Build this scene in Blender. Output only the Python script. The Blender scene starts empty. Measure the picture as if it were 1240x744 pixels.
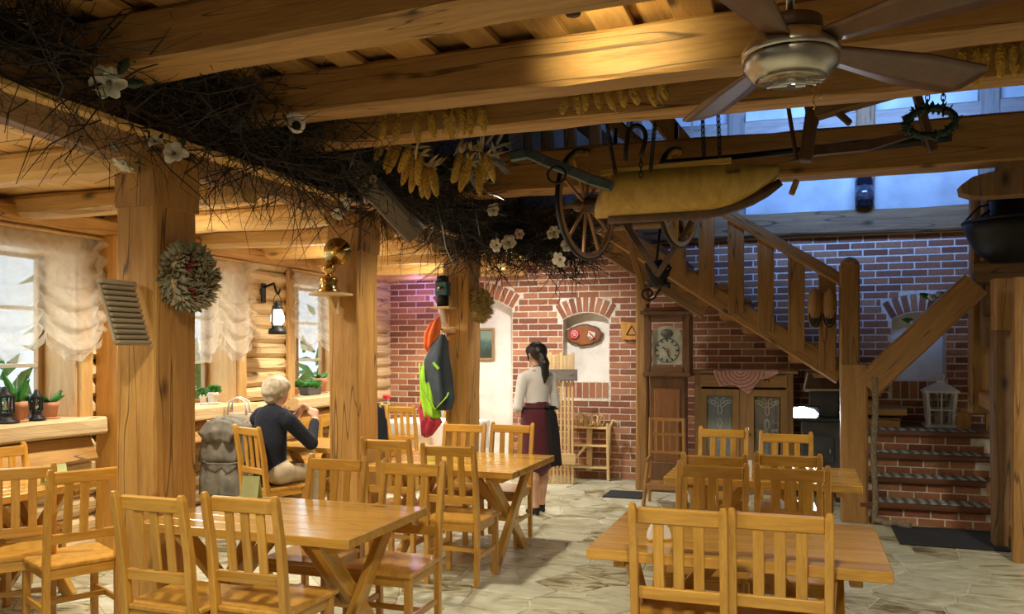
import bpy, bmesh, math, random
import numpy as np
from mathutils import Vector, Matrix
R = random.Random(7)
PI = math.pi
S = bpy.context.scene
C = S.collection

# ------------------------------------------------------------------ camera
FPX, HORIZON, EYE, YAW = 1010.0, 424.0, 1.6, math.radians(19.1)
cam = bpy.data.cameras.new('camera'); cam_o = bpy.data.objects.new('camera', cam); C.objects.link(cam_o)
cam.sensor_width = 36.0; cam.lens = FPX * 36.0 / 1240.0; cam.shift_y = (HORIZON - 372.0) / 1240.0
cam.clip_start = 0.05
cam_o.location = (0, 0, EYE); cam_o.rotation_euler = (PI / 2, 0, YAW)
S.camera = cam_o
S.view_settings.view_transform = 'Standard'; S.view_settings.look = 'None'
S.view_settings.gamma = 1.0; S.view_settings.use_curve_mapping = False
S.view_settings.exposure = 0.15

# ------------------------------------------------------------------ sky and lights
w = bpy.data.worlds.new('world'); S.world = w; w.use_nodes = True
bg = w.node_tree.nodes['Background']; bg.inputs[0].default_value = (.80, .92, 1.0, 1); bg.inputs[1].default_value = 1.35

def lamp(kind, name, loc, energy, color, size=.1, target=None, spot=None, blend=.6):
    l = bpy.data.lights.new(name, kind); l.energy = energy; l.color = color
    if kind == 'AREA':
        l.shape = 'RECTANGLE'; l.size, l.size_y = size if isinstance(size, tuple) else (size, size)
    else: l.shadow_soft_size = size
    if kind == 'SPOT': l.spot_size = spot; l.spot_blend = blend
    o = bpy.data.objects.new(name, l); C.objects.link(o); o.location = loc
    if target is not None:
        o.rotation_euler = (Vector(target) - Vector(loc)).to_track_quat('-Z', 'Y').to_euler()
    return o
WARM = (1.0, .88, .66); WHITE = (1.0, .90, .72); COOL = (.20, .42, 1.0)
# daylight entering at the three windows of the log wall
for wy in (4.4, 6.35, 8.4):
    lamp('AREA', 'window_daylight', (-5.78, wy, 1.75), 14, (.86, .94, 1.0), (1.0, 1.25), (-3.0, wy, 1.2))
# warm ceiling spots of the aisle
lamp('POINT', 'violet_led', (-4.75, 9.85, 2.42), 5, (.45, .25, 1.0), .03)
for (lx, ly, e) in ((-4.3, 3.1, 6), (-4.3, 5.5, 6), (-4.3, 7.4, 8), (-4.2, 9.3, 8)):
    lamp('POINT', 'aisle_ceiling_fill', (lx, ly - .5, 2.40), e, (1.0, .86, .60), .14)  # added bare points that brighten the aisle boards; no globes hang here
for (lx, ly, e) in ((-4.3, 3.1, 110), (-4.3, 5.1, 150), (-4.3, 7.1, 150), (-4.2, 9.0, 150)):
    lamp('SPOT', 'aisle_downlight', (lx, ly, 2.46), e, WHITE, .06, (lx, ly, 0), math.radians(150), .9)
# warm room lights over the tables, under the beams
for (lx, ly, e) in ((-.2, 1.6, 190), (-2.2, 1.9, 170), (-2.2, 5.9, 175), (1.9, 5.0, 190)):
    lamp('SPOT', 'room_downlight', (lx, ly, 2.85), e, WARM, .08, (lx, ly + .5, 0), math.radians(140), .9)
lamp('SPOT', 'doorway_fill', (-2.85, 8.75, 2.82), 175, (1.0, .93, .84), .06, (-3.1, 9.6, 0.6), math.radians(140), .8)  # added spot that brightens the doorway plaster and back brick wall
# spotlight turned up at the second beam
lamp('SPOT', 'beam_spotlight', (-.90, 3.42, 2.99), 34, (1.0, .84, .42), .03, (-.80, 4.0, 3.04), math.radians(100), 1.0)
# added cool panel in the stair void, aimed at the upper plaster
rw = lamp('AREA', 'upper_wall_fill', (.5, 7.6, 4.3), 80, COOL, (2.6, .7), (.5, 10.2, 4.25)); rw.data.spread = math.radians(95)

# ------------------------------------------------------------------ helpers
def at(x, y, X=None, Y=None, Z=None, z=None):
    u = (x - 620) / FPX; v = (HORIZON - y) / FPX; c, s = math.cos(YAW), math.sin(YAW)
    r = (u * c - s, u * s + c, v)
    t = X / r[0] if X is not None else Y / r[1] if Y is not None else (Z - EYE) / r[2] if Z is not None else z
    return Vector((r[0] * t, r[1] * t, EYE + r[2] * t))
def project(p):
    c, s = math.cos(YAW), math.sin(YAW); z = -s * p[0] + c * p[1]
    return 620 + FPX * (c * p[0] + s * p[1]) / z, HORIZON - FPX * (p[2] - EYE) / z, z

def link(o, parent=None, label=None, cat=None, group=None, kind=None):
    C.objects.link(o)
    if parent is not None: o.parent = parent
    if label: o['label'] = label
    if cat: o['category'] = cat
    if group: o['group'] = group
    if kind: o['kind'] = kind
    return o
def thing(name, label, cat, loc=(0, 0, 0), rotz=0.0, group=None, kind=None):
    o = bpy.data.objects.new(name, None); o.location = loc; o.rotation_euler = (0, 0, rotz); o.empty_display_size = .1
    return link(o, None, label, cat, group, kind)
def copy_tree(o, parent=None):
    c = o.copy(); C.objects.link(c); c.parent = parent
    for ch in o.children: copy_tree(ch, c)
    return c
def relabel(o, label, group=None):
    o['label'] = label
    if group: o['group'] = group
    return o
def setmat(me, mats):
    for m in (mats if isinstance(mats, (list, tuple)) else [mats]): me.materials.append(m)

class MB:
    """collects shapes into one mesh"""
    def __init__(s): s.v = []; s.f = []; s.mi = []; s.sm = []
    def add(s, vs, fs, m=0, smooth=False, M=None):
        b = len(s.v)
        s.v += [tuple(M @ Vector(p)) if M is not None else tuple(p) for p in vs]
        for f in fs: s.f.append(tuple(b + i for i in f)); s.mi.append(m); s.sm.append(smooth)
        return s
    def box(s, c, d, m=0, M=None):
        x, y, z = c; a, b, e = d[0] / 2, d[1] / 2, d[2] / 2
        vs = [(x + i * a, y + j * b, z + k * e) for k in (-1, 1) for j in (-1, 1) for i in (-1, 1)]
        return s.add(vs, [(0, 2, 3, 1), (4, 5, 7, 6), (0, 1, 5, 4), (2, 6, 7, 3), (0, 4, 6, 2), (1, 3, 7, 5)], m, False, M)
    def tube(s, pts, r, n=6, m=0, closed=False, smooth=True, flat=1.0):
        pts = [Vector(p) for p in pts]; k = len(pts); vs = []; prev = None
        for i, p in enumerate(pts):
            if closed: t = pts[(i + 1) % k] - pts[i - 1]
            else: t = pts[min(i + 1, k - 1)] - pts[max(i - 1, 0)]
            if t.length < 1e-9: t = Vector((0, 0, 1))
            t.normalize()
            if prev is None:
                a = Vector((0, 0, 1)) if abs(t.z) < .9 else Vector((1, 0, 0)); x = t.cross(a).normalized()
            else: x = (prev - t * prev.dot(t)); x = x.normalized() if x.length > 1e-6 else t.orthogonal().normalized()
            prev = x; y = t.cross(x); rr = r[i] if isinstance(r, (list, tuple)) else r
            for j in range(n):
                a = 2 * PI * j / n; vs.append(p + x * (rr * math.cos(a)) + y * (rr * flat * math.sin(a)))
        fs = []
        for i in range(k if closed else k - 1):
            i2 = (i + 1) % k
            for j in range(n): fs.append((i * n + j, i * n + (j + 1) % n, i2 * n + (j + 1) % n, i2 * n + j))
        if not closed: fs += [tuple(range(n))[::-1], tuple((k - 1) * n + j for j in range(n))]
        return s.add(vs, fs, m, smooth)
    def lathe(s, prof, n=16, m=0, M=None, smooth=True, sx=1.0, sy=1.0):
        vs = []; k = len(prof)
        for (r, z) in prof:
            for j in range(n):
                a = 2 * PI * j / n; vs.append((r * math.cos(a) * sx, r * math.sin(a) * sy, z))
        fs = [(i * n + j, i * n + (j + 1) % n, (i + 1) * n + (j + 1) % n, (i + 1) * n + j) for i in range(k - 1) for j in range(n)]
        if prof[0][0] > 1e-6: fs.append(tuple(range(n))[::-1])
        if prof[-1][0] > 1e-6: fs.append(tuple((k - 1) * n + j for j in range(n)))
        return s.add(vs, fs, m, smooth, M)
    def prism(s, poly, d0, d1, axis='z', m=0, M=None):
        def P(a, b, d): return {'z': (a, b, d), 'y': (a, d, b), 'x': (d, a, b)}[axis]
        n = len(poly); vs = [P(a, b, d0) for a, b in poly] + [P(a, b, d1) for a, b in poly]
        fs = [tuple(range(n))[::-1], tuple(range(n, 2 * n))] + [(i, (i + 1) % n, n + (i + 1) % n, n + i) for i in range(n)]
        return s.add(vs, fs, m, False, M)
    def grid(s, fn, nu, nv, m=0, thick=0.0, smooth=True):
        P = [[Vector(fn(i / nu, j / nv)) for j in range(nv + 1)] for i in range(nu + 1)]
        vs = [p for r in P for p in r]; W = nv + 1
        fs = [(i * W + j, (i + 1) * W + j, (i + 1) * W + j + 1, i * W + j + 1) for i in range(nu) for j in range(nv)]
        if thick:
            nr = []
            for i in range(nu + 1):
                for j in range(nv + 1):
                    a = P[min(i + 1, nu)][j] - P[max(i - 1, 0)][j]; b = P[i][min(j + 1, nv)] - P[i][max(j - 1, 0)]
                    n_ = a.cross(b); n_ = n_.normalized() if n_.length > 1e-9 else Vector((0, 0, 1)); nr.append(n_)
            k = len(vs); vs = vs + [p - n_ * thick for p, n_ in zip(vs, nr)]
            fs = fs + [tuple(k + q for q in f[::-1]) for f in fs]
            rim = [i * W for i in range(nu + 1)] + [nu * W + j for j in range(1, W)] + [i * W + nv for i in range(nu - 1, -1, -1)] + [j for j in range(nv - 1, 0, -1)]
            fs += [(rim[i], k + rim[i], k + rim[(i + 1) % len(rim)], rim[(i + 1) % len(rim)]) for i in range(len(rim))]
        return s.add(vs, fs, m, smooth)
    def mesh(s, name, mats, bevel=0.0):
        me = bpy.data.meshes.new(name); me.from_pydata([tuple(p) for p in s.v], [], s.f); setmat(me, mats)
        me.polygons.foreach_set('material_index', s.mi); me.polygons.foreach_set('use_smooth', s.sm)
        bm = bmesh.new(); bm.from_mesh(me); bmesh.ops.recalc_face_normals(bm, faces=bm.faces)
        if bevel: bmesh.ops.bevel(bm, geom=bm.edges[:], offset=bevel, segments=1, affect='EDGES', clamp_overlap=True)
        bm.to_mesh(me); bm.free(); me.update(); return me
    def build(s, name, mats, parent=None, bevel=0.0, M=None, label=None, cat=None, group=None, kind=None):
        o = bpy.data.objects.new(name, s.mesh(name, mats, bevel))
        if M is not None: o.matrix_basis = M
        return link(o, parent, label, cat, group, kind)

def frame(p0, p1, up=(0, 0, 1)):
    p0, p1 = Vector(p0), Vector(p1); z = (p1 - p0).normalized(); y = Vector(up); y = y - z * y.dot(z)
    if y.length < 1e-4: y = Vector((0, 1, 0)); y = y - z * y.dot(z)
    y.normalize(); x = y.cross(z)
    M = Matrix(((x.x, y.x, z.x, p0.x), (x.y, y.y, z.y, p0.y), (x.z, y.z, z.z, p0.z), (0, 0, 0, 1))); return M, (p1 - p0).length
_cache = {}
def bar(name, p0, p1, wd, ht, mat, parent=None, bev=.004, up=(0, 0, 1), **kw):
    """squared timber from p0 to p1; its grain runs along the local z axis"""
    M, L = frame(p0, p1, up); key = (round(wd, 4), round(ht, 4), round(L, 3), bev, mat.name)
    if key not in _cache: _cache[key] = MB().box((0, 0, L / 2), (wd, ht, L)).mesh(name, mat, bev)
    o = bpy.data.objects.new(name, _cache[key]); o.matrix_basis = M
    return link(o, parent, **kw)
def hewn(name, p0, p1, wd, ht, mat, parent=None, amp=.012, segs=None, seed=0, up=(0, 0, 1), chamfer=.02, **kw):
    """rough timber: eight-sided section that wanders a little along its length"""
    M, L = frame(p0, p1, up); rr = random.Random(seed + int(L * 1000)); n = segs or max(4, int(L / .3)); vs = []
    a, b, c = wd / 2, ht / 2, chamfer
    ring = [(a - c, -b), (a, -b + c), (a, b - c), (a - c, b), (-a + c, b), (-a, b - c), (-a, -b + c), (-a + c, -b)]
    ph = [rr.uniform(0, 6.28) for _ in range(6)]
    for i in range(n + 1):
        t = i / n; ox = amp * math.sin(ph[0] + t * L * 1.7) * .6; oy = amp * math.sin(ph[1] + t * L * 1.3) * .6
        for (x, y) in ring: vs.append((x + ox + rr.uniform(-amp, amp) * .5, y + oy + rr.uniform(-amp, amp) * .5, t * L))
    fs = [(i * 8 + j, i * 8 + (j + 1) % 8, (i + 1) * 8 + (j + 1) % 8, (i + 1) * 8 + j) for i in range(n) for j in range(8)]
    fs += [tuple(range(8))[::-1], tuple(n * 8 + j for j in range(8))]
    return MB().add(vs, fs).build(name, mat, parent, 0, M, **kw)

# ---- surface of a sum of rounded limbs: one continuous skin
def limbs(prims, res=.012, blend=.03, warp=None):
    """prims: (p, q, rp, rq, material, [flatten (sx, sy, sz)]); returns verts, quads, material per quad"""
    P = np.array([list(p[0]) + [p[2]] for p in prims] + [list(p[1]) + [p[3]] for p in prims])
    lo = (P[:, :3] - P[:, 3:]).min(0) - 3 * res; hi = (P[:, :3] + P[:, 3:]).max(0) + 3 * res
    n = np.ceil((hi - lo) / res).astype(int) + 1
    g = np.stack(np.meshgrid(*[lo[i] + res * np.arange(n[i]) for i in range(3)], indexing='ij'), -1).astype(np.float32)
    acc = np.zeros(n, np.float32); best = np.full(n, 1e9, np.float32); idx = np.zeros(n, np.int16)
    for p in prims:
        a = np.array(p[0], np.float32); b = np.array(p[1], np.float32); ba = b - a; L2 = max(float(ba @ ba), 1e-9)
        h = np.clip(((g - a) @ ba) / L2, 0, 1); q = g - a - h[..., None] * ba; f = 1.0
        if len(p) > 5: q = q / np.array(p[5], np.float32); f = min(p[5])
        d = (np.linalg.norm(q, axis=-1) - (p[2] + (p[3] - p[2]) * h)) * f
        acc += np.exp(-np.clip(d / blend, -40, 40) * 2.0); m = d < best; best[m] = d[m]; idx[m] = p[4]
    d = -np.log(acc + 1e-30) * blend / 2.0
    s = d < 0
    c = np.zeros(n - 1, np.int8)
    for i in (0, 1):
        for j in (0, 1):
            for k in (0, 1): c += s[i:n[0] - 1 + i, j:n[1] - 1 + j, k:n[2] - 1 + k]
    act = (c > 0) & (c < 8); ids = -np.ones(act.shape, int); A = np.argwhere(act); ids[act] = np.arange(len(A))
    pos = np.zeros((len(A), 3)); cnt = np.zeros(len(A)); off = [(i, j, k) for i in (0, 1) for j in (0, 1) for k in (0, 1)]
    for u in off:
        for ax in range(3):
            if u[ax]: continue
            v = list(u); v[ax] = 1; A0 = A + np.array(u); A1 = A + np.array(v)
            d0 = d[tuple(A0.T)]; d1 = d[tuple(A1.T)]; m = (d0 < 0) != (d1 < 0); t = np.where(m, d0 / (d0 - d1 + 1e-12), 0)
            q = A0 + (A1 - A0) * t[:, None]; pos[m] += q[m]; cnt[m] += 1
    V = lo + pos / cnt[:, None] * res; F = []; MI = []
    for ax in range(3):
        b_, c_ = (ax + 1) % 3, (ax + 2) % 3
        e = [slice(1, n[i] - 1) for i in range(3)]; e2 = list(e); e[ax] = slice(0, n[ax] - 1); e2[ax] = slice(1, n[ax])
        sg = s[tuple(e)]; s2 = s[tuple(e2)]; X = np.argwhere(sg != s2); base = np.array([1, 1, 1]); base[ax] = 0
        for r in X:
            p = r + base; q = []
            for (db, dc) in ((-1, -1), (0, -1), (0, 0), (-1, 0)):
                t = p.copy(); t[b_] += db; t[c_] += dc; q.append(int(ids[tuple(t)]))
            if sg[tuple(r)] == False: q = q[::-1]
            F.append(tuple(q)); MI.append(int(idx[tuple(p)]))
    return V, F, MI
def skin_obj(name, prims, mats, parent=None, res=.012, blend=.03, smooth_it=2, **kw):
    V, F, MI = limbs(prims, res, blend)
    mb = MB(); mb.v = [tuple(v) for v in V]; mb.f = F; mb.mi = MI; mb.sm = [True] * len(F)
    o = bpy.data.objects.new(name, mb.mesh(name, mats))
    if smooth_it:
        bm = bmesh.new(); bm.from_mesh(o.data)
        for _ in range(smooth_it): bmesh.ops.smooth_vert(bm, verts=bm.verts, factor=.5, use_axis_x=True, use_axis_y=True, use_axis_z=True)
        bm.to_mesh(o.data); bm.free()
    return link(o, parent, **kw)

# ------------------------------------------------------------------ materials
class NT:
    def __init__(s, name):
        s.m = bpy.data.materials.new(name); s.m.use_nodes = True; s.t = s.m.node_tree; s.b = s.t.nodes['Principled BSDF']
    def n(s, typ, **kw):
        x = s.t.nodes.new(typ)
        for k, v in kw.items():
            if k.startswith('i_'): x.inputs[k[2:].replace('_', ' ')].default_value = v
            else: setattr(x, k, v)
        return x
    def l(s, a, b): s.t.links.new(a, b)
def ramp(nt, fac, stops):
    r = nt.n('ShaderNodeValToRGB'); cr = r.color_ramp
    while len(cr.elements) < len(stops): cr.elements.new(.5)
    for e, (p, c) in zip(cr.elements, stops): e.position = p; e.color = (*c, 1)
    nt.l(fac, r.inputs[0]); return r.outputs[0]
def objcoord(nt, scale, rnd=True):
    tc = nt.n('ShaderNodeTexCoord'); mp = nt.n('ShaderNodeMapping'); mp.inputs['Scale'].default_value = scale
    nt.l(tc.outputs['Object'], mp.inputs[0])
    if rnd:
        oi = nt.n('ShaderNodeObjectInfo'); mu = nt.n('ShaderNodeMath', operation='MULTIPLY'); mu.inputs[1].default_value = 37.0
        nt.l(oi.outputs['Random'], mu.inputs[0]); nt.l(mu.outputs[0], mp.inputs['Location'])
        return mp.outputs[0], oi.outputs['Random']
    return mp.outputs[0], None
def wood(name, dark, light, rough=.5, scale=1.0, knots=True, coat=0.0, bump=.15, tone=.25, cracks=0.0):
    nt = NT(name); co, rnd = objcoord(nt, (9 * scale, 9 * scale, .9 * scale))
    n1 = nt.n('ShaderNodeTexNoise', i_Scale=2.2, i_Detail=5.0, i_Roughness=.6, i_Distortion=.6); nt.l(co, n1.inputs['Vector'])
    n2 = nt.n('ShaderNodeTexNoise', i_Scale=14.0, i_Detail=3.0); nt.l(co, n2.inputs['Vector'])
    mx = nt.n('ShaderNodeMath', operation='MULTIPLY_ADD'); mx.inputs[1].default_value = .35; nt.l(n2.outputs[0], mx.inputs[0]); nt.l(n1.outputs[0], mx.inputs[2])
    mid = tuple((a + b) / 2 for a, b in zip(dark, light))
    col = ramp(nt, mx.outputs[0], [(.42, dark), (.62, mid), (.85, light)])
    if knots:
        co2, _ = objcoord(nt, (3.2 * scale, 3.2 * scale, 1.5 * scale))
        v = nt.n('ShaderNodeTexVoronoi', i_Scale=1.6); nt.l(co2, v.inputs['Vector'])
        kf = nt.n('ShaderNodeMapRange'); kf.inputs[1].default_value = .05; kf.inputs[2].default_value = .16; nt.l(v.outputs['Distance'], kf.inputs[0])
        m = nt.n('ShaderNodeMix', data_type='RGBA'); m.inputs['A'].default_value = (*[c * .32 for c in dark], 1); nt.l(col, m.inputs['B']); nt.l(kf.outputs[0], m.inputs['Factor']); col = m.outputs['Result']
    if cracks:
        co3, _ = objcoord(nt, (7, 7, .35)); n3 = nt.n('ShaderNodeTexNoise', i_Scale=1.3, i_Detail=1.0); nt.l(co3, n3.inputs['Vector'])
        ab = nt.n('ShaderNodeMath', operation='SUBTRACT'); ab.inputs[1].default_value = .5; nt.l(n3.outputs[0], ab.inputs[0])
        a2 = nt.n('ShaderNodeMath', operation='ABSOLUTE'); nt.l(ab.outputs[0], a2.inputs[0])
        kf = nt.n('ShaderNodeMapRange'); kf.inputs[1].default_value = .002; kf.inputs[2].default_value = .010; kf.inputs[3].default_value = 1 - cracks; nt.l(a2.outputs[0], kf.inputs[0])
        m = nt.n('ShaderNodeMix', data_type='RGBA'); m.inputs['A'].default_value = (*[c * .15 for c in dark], 1); nt.l(col, m.inputs['B']); nt.l(kf.outputs[0], m.inputs['Factor']); col = m.outputs['Result']
    if tone:
        hs = nt.n('ShaderNodeHueSaturation'); mr = nt.n('ShaderNodeMapRange'); mr.inputs[3].default_value = 1 - tone; mr.inputs[4].default_value = 1 + tone
        nt.l(rnd, mr.inputs[0]); nt.l(mr.outputs[0], hs.inputs['Value']); nt.l(col, hs.inputs['Color']); col = hs.outputs[0]
    nt.l(col, nt.b.inputs['Base Color']); nt.b.inputs['Roughness'].default_value = rough
    if coat: nt.b.inputs['Coat Weight'].default_value = coat; nt.b.inputs['Coat Roughness'].default_value = .12
    if bump:
        bp = nt.n('ShaderNodeBump', i_Strength=bump, i_Distance=.02); nt.l(mx.outputs[0], bp.inputs['Height']); nt.l(bp.outputs[0], nt.b.inputs['Normal'])
    return nt.m
def mat(name, col, rough=.6, metal=0.0, var=.15, scale=8.0, bump=0.0, sheen=0.0, rnd=0.0, coat=0.0, trans=0.0):
    nt = NT(name); co, rn = objcoord(nt, (1, 1, 1)); nz = nt.n('ShaderNodeTexNoise', i_Scale=scale, i_Detail=4.0); nt.l(co, nz.inputs['Vector'])
    c = ramp(nt, nz.outputs[0], [(.3, tuple(k * (1 - var) for k in col)), (.7, tuple(min(1, k * (1 + var)) for k in col))])
    if rnd:
        hs = nt.n('ShaderNodeHueSaturation'); mr = nt.n('ShaderNodeMapRange'); mr.inputs[3].default_value = 1 - rnd; mr.inputs[4].default_value = 1 + rnd
        nt.l(rn, mr.inputs[0]); nt.l(mr.outputs[0], hs.inputs['Value']); nt.l(c, hs.inputs['Color']); c = hs.outputs[0]
    nt.l(c, nt.b.inputs['Base Color']); nt.b.inputs['Roughness'].default_value = rough; nt.b.inputs['Metallic'].default_value = metal
    if sheen: nt.b.inputs['Sheen Weight'].default_value = sheen
    if coat: nt.b.inputs['Coat Weight'].default_value = coat
    if bump:
        bp = nt.n('ShaderNodeBump', i_Strength=bump, i_Distance=.02); nt.l(nz.outputs[0], bp.inputs['Height']); nt.l(bp.outputs[0], nt.b.inputs['Normal'])
    if trans:
        tr = nt.n('ShaderNodeBsdfTranslucent'); nt.l(c, tr.inputs[0]); mx = nt.n('ShaderNodeMixShader'); mx.inputs[0].default_value = trans
        nt.l(nt.b.outputs[0], mx.inputs[1]); nt.l(tr.outputs[0], mx.inputs[2]); nt.l(mx.outputs[0], nt.t.nodes['Material Output'].inputs[0])
    return nt.m
def glass(name, tint=(.95, .98, 1), refl=.12):
    nt = NT(name); tr = nt.n('ShaderNodeBsdfTransparent'); tr.inputs[0].default_value = (*tint, 1); gl = nt.n('ShaderNodeBsdfGlossy'); gl.inputs['Roughness'].default_value = .03
    mx = nt.n('ShaderNodeMixShader'); mx.inputs[0].default_value = refl; nt.l(tr.outputs[0], mx.inputs[1]); nt.l(gl.outputs[0], mx.inputs[2]); nt.l(mx.outputs[0], nt.t.nodes['Material Output'].inputs[0]); return nt.m
def glow(name, col, st):
    nt = NT(name); nt.b.inputs['Emission Color'].default_value = (*col, 1); nt.b.inputs['Emission Strength'].default_value = st; nt.b.inputs['Base Color'].default_value = (*col, 1); return nt.m
def gauze():
    nt = NT('gauze'); co, _ = objcoord(nt, (1, 1, 1)); nz = nt.n('ShaderNodeTexNoise', i_Scale=7.0, i_Detail=5.0, i_Distortion=1.5); nt.l(co, nz.inputs['Vector'])
    nt.b.inputs['Base Color'].default_value = (.70, .63, .51, 1); nt.b.inputs['Roughness'].default_value = .9
    tl = nt.n('ShaderNodeBsdfTranslucent'); tl.inputs[0].default_value = (.66, .59, .46, 1); m1 = nt.n('ShaderNodeMixShader'); m1.inputs[0].default_value = .45
    nt.l(nt.b.outputs[0], m1.inputs[1]); nt.l(tl.outputs[0], m1.inputs[2]); tr = nt.n('ShaderNodeBsdfTransparent'); m2 = nt.n('ShaderNodeMixShader')
    mr = nt.n('ShaderNodeMapRange'); mr.inputs[1].default_value = .3; mr.inputs[2].default_value = .7; mr.inputs[3].default_value = .40; mr.inputs[4].default_value = .62
    nt.l(nz.outputs[0], mr.inputs[0]); nt.l(mr.outputs[0], m2.inputs[0]); nt.l(tr.outputs[0], m2.inputs[1]); nt.l(m1.outputs[0], m2.inputs[2]); nt.l(m2.outputs[0], nt.t.nodes['Material Output'].inputs[0]); return nt.m
def brickmat(name, joined):
    nt = NT(name); co, rnd = objcoord(nt, (1, 1, 1))
    if joined: a = nt.n('ShaderNodeAttribute', attribute_name='tone'); rnd = a.outputs['Fac']
    col = ramp(nt, rnd, [(0, (.19, .07, .042)), (.35, (.32, .125, .065)), (.7, (.40, .17, .088)), (1, (.48, .24, .13))])
    nz = nt.n('ShaderNodeTexNoise', i_Scale=30.0, i_Detail=5.0); nt.l(co, nz.inputs['Vector'])
    hs = nt.n('ShaderNodeHueSaturation'); mr = nt.n('ShaderNodeMapRange'); mr.inputs[3].default_value = .65; mr.inputs[4].default_value = 1.35; nt.l(nz.outputs[0], mr.inputs[0]); nt.l(mr.outputs[0], hs.inputs['Value']); nt.l(col, hs.inputs['Color'])
    nt.l(hs.outputs[0], nt.b.inputs['Base Color']); nt.b.inputs['Roughness'].default_value = .8
    bp = nt.n('ShaderNodeBump', i_Strength=.5, i_Distance=.01); nt.l(nz.outputs[0], bp.inputs['Height']); nt.l(bp.outputs[0], nt.b.inputs['Normal']); return nt.m
def stonemat(name, joined):
    nt = NT(name); tc = nt.n('ShaderNodeTexCoord'); mp = nt.n('ShaderNodeMapping'); nt.l(tc.outputs['Object'], mp.inputs[0]); co = mp.outputs[0]
    oi = nt.n('ShaderNodeObjectInfo'); rnd = oi.outputs['Random']
    if joined: a = nt.n('ShaderNodeAttribute', attribute_name='tone'); rnd = a.outputs['Fac']
    mu = nt.n('ShaderNodeMath', operation='MULTIPLY'); mu.inputs[1].default_value = 19.0; nt.l(rnd, mu.inputs[0]); nt.l(mu.outputs[0], mp.inputs['Location'])
    ro = nt.n('ShaderNodeMath', operation='MULTIPLY'); ro.inputs[1].default_value = 40.0; nt.l(rnd, ro.inputs[0]); cb = nt.n('ShaderNodeCombineXYZ'); nt.l(ro.outputs[0], cb.inputs[2]); nt.l(cb.outputs[0], mp.inputs['Rotation'])
    mp.inputs['Scale'].default_value = (1.0, 2.6, 1)
    nz = nt.n('ShaderNodeTexNoise', i_Scale=3.2, i_Detail=9.0, i_Roughness=.66, i_Distortion=1.6); nt.l(co, nz.inputs['Vector'])
    ad = nt.n('ShaderNodeMath', operation='MULTIPLY_ADD'); ad.inputs[1].default_value = .22; nt.l(rnd, ad.inputs[0]); nt.l(nz.outputs[0], ad.inputs[2])
    col = ramp(nt, ad.outputs[0], [(.38, (.09, .07, .035)), (.46, (.27, .235, .13)), (.53, (.46, .45, .31)), (.66, (.57, .58, .45)), (.85, (.70, .73, .62))])
    nt.l(col, nt.b.inputs['Base Color']); nt.b.inputs['Roughness'].default_value = .3
    rr = nt.n('ShaderNodeMapRange'); rr.inputs[3].default_value = .2; rr.inputs[4].default_value = .5; nt.l(nz.outputs[0], rr.inputs[0]); nt.l(rr.outputs[0], nt.b.inputs['Roughness'])
    bp = nt.n('ShaderNodeBump', i_Strength=.35, i_Distance=.015); nt.l(nz.outputs[0], bp.inputs['Height']); nt.l(bp.outputs[0], nt.b.inputs['Normal']); return nt.m

W_CHAIR = wood('chair_pine', (.43, .20, .026), (.68, .38, .07), .30, 1.2, False, .35, .05, .10)
W_TABLE = wood('table_pine', (.42, .20, .028), (.68, .39, .078), .22, 1.0, True, .4, .04, .12)
W_BEAM = wood('beam_pine', (.29, .15, .048), (.49, .285, .098), .62, .8, True, 0, .3, .12, .8)
W_COL = wood('column_pine', (.35, .165, .035), (.56, .31, .085), .55, .8, True, 0, .25, .08, .8)
W_PLANK = wood('plank_pine', (.32, .155, .04), (.54, .30, .09), .65, .8, True, 0, .25, .3)
W_LOG = wood('log_pine', (.56, .38, .18), (.78, .60, .35), .6, .8, True, 0, .3, .10, .7)
W_AISLE = wood('aisle_board', (.50, .30, .10), (.74, .50, .20), .6, .8, True, 0, .2, .15)
W_TRIM = wood('trim_pine', (.45, .24, .07), (.64, .40, .15), .55, .8, True, 0, .2, .1)
W_ORANGE = wood('orange_pine', (.50, .23, .04), (.68, .36, .08), .5, .8, True, 0, .2, .05)
W_OLD = wood('old_timber', (.13, .07, .03), (.26, .15, .065), .7, .8, True, 0, .4, .15, .8)
W_DARK = wood('dark_wood', (.055, .026, .013), (.12, .06, .028), .5, 1.0, False, 0, .15, .15)
W_STAIR = wood('stair_oak', (.25, .125, .032), (.42, .23, .075), .55, .9, True, 0, .25, .12, .7)
W_GREY = wood('grey_board', (.15, .125, .105), (.28, .24, .21), .8, .8, True, 0, .35, .2, .6)
W_CLOCK = wood('clock_oak', (.10, .045, .018), (.19, .095, .04), .4, 1.0, False, .2, .08, .05)
W_CAB = wood('cabinet_oak', (.27, .15, .06), (.42, .25, .11), .45, 1.0, False, .1, .1, .06)
W_TROUGH = wood('trough_wood', (.36, .22, .035), (.56, .38, .08), .5, .7, False, .1, .2, .05)
W_FAN = wood('fan_blade_wood', (.085, .036, .018), (.14, .065, .032), .35, 1.0, False, .2, .03, .05)
W_STICK = wood('stick_wood', (.55, .37, .16), (.72, .53, .28), .6, 1.2, False, 0, .1, .15)
BRICK = brickmat('brick_clay', False); BRICKJ = brickmat('brick_clay_joined', True)
STONE = stonemat('flagstone', False); STONEJ = stonemat('flagstone_joined', True)
MORTAR = mat('mortar', (.74, .70, .64), .9, 0, .2, 20, .3)
GROUT = mat('grout', (.62, .57, .44), .8, 0, .2, 20, .3)
PLASTER = mat('plaster', (.80, .79, .76), .85, 0, .08, 6, .9)
PLASTER_G = mat('plaster_grey', (.46, .48, .50), .85, 0, .22, 3, .6)
BRASS = mat('brass', (.62, .42, .14), .22, 1.0, .2, 9)
STEEL = mat('brushed_nickel', (.52, .50, .44), .3, 1.0, .08, 20)
IRON = mat('black_iron', (.022, .022, .024), .5, .6, .3, 12)
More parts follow.
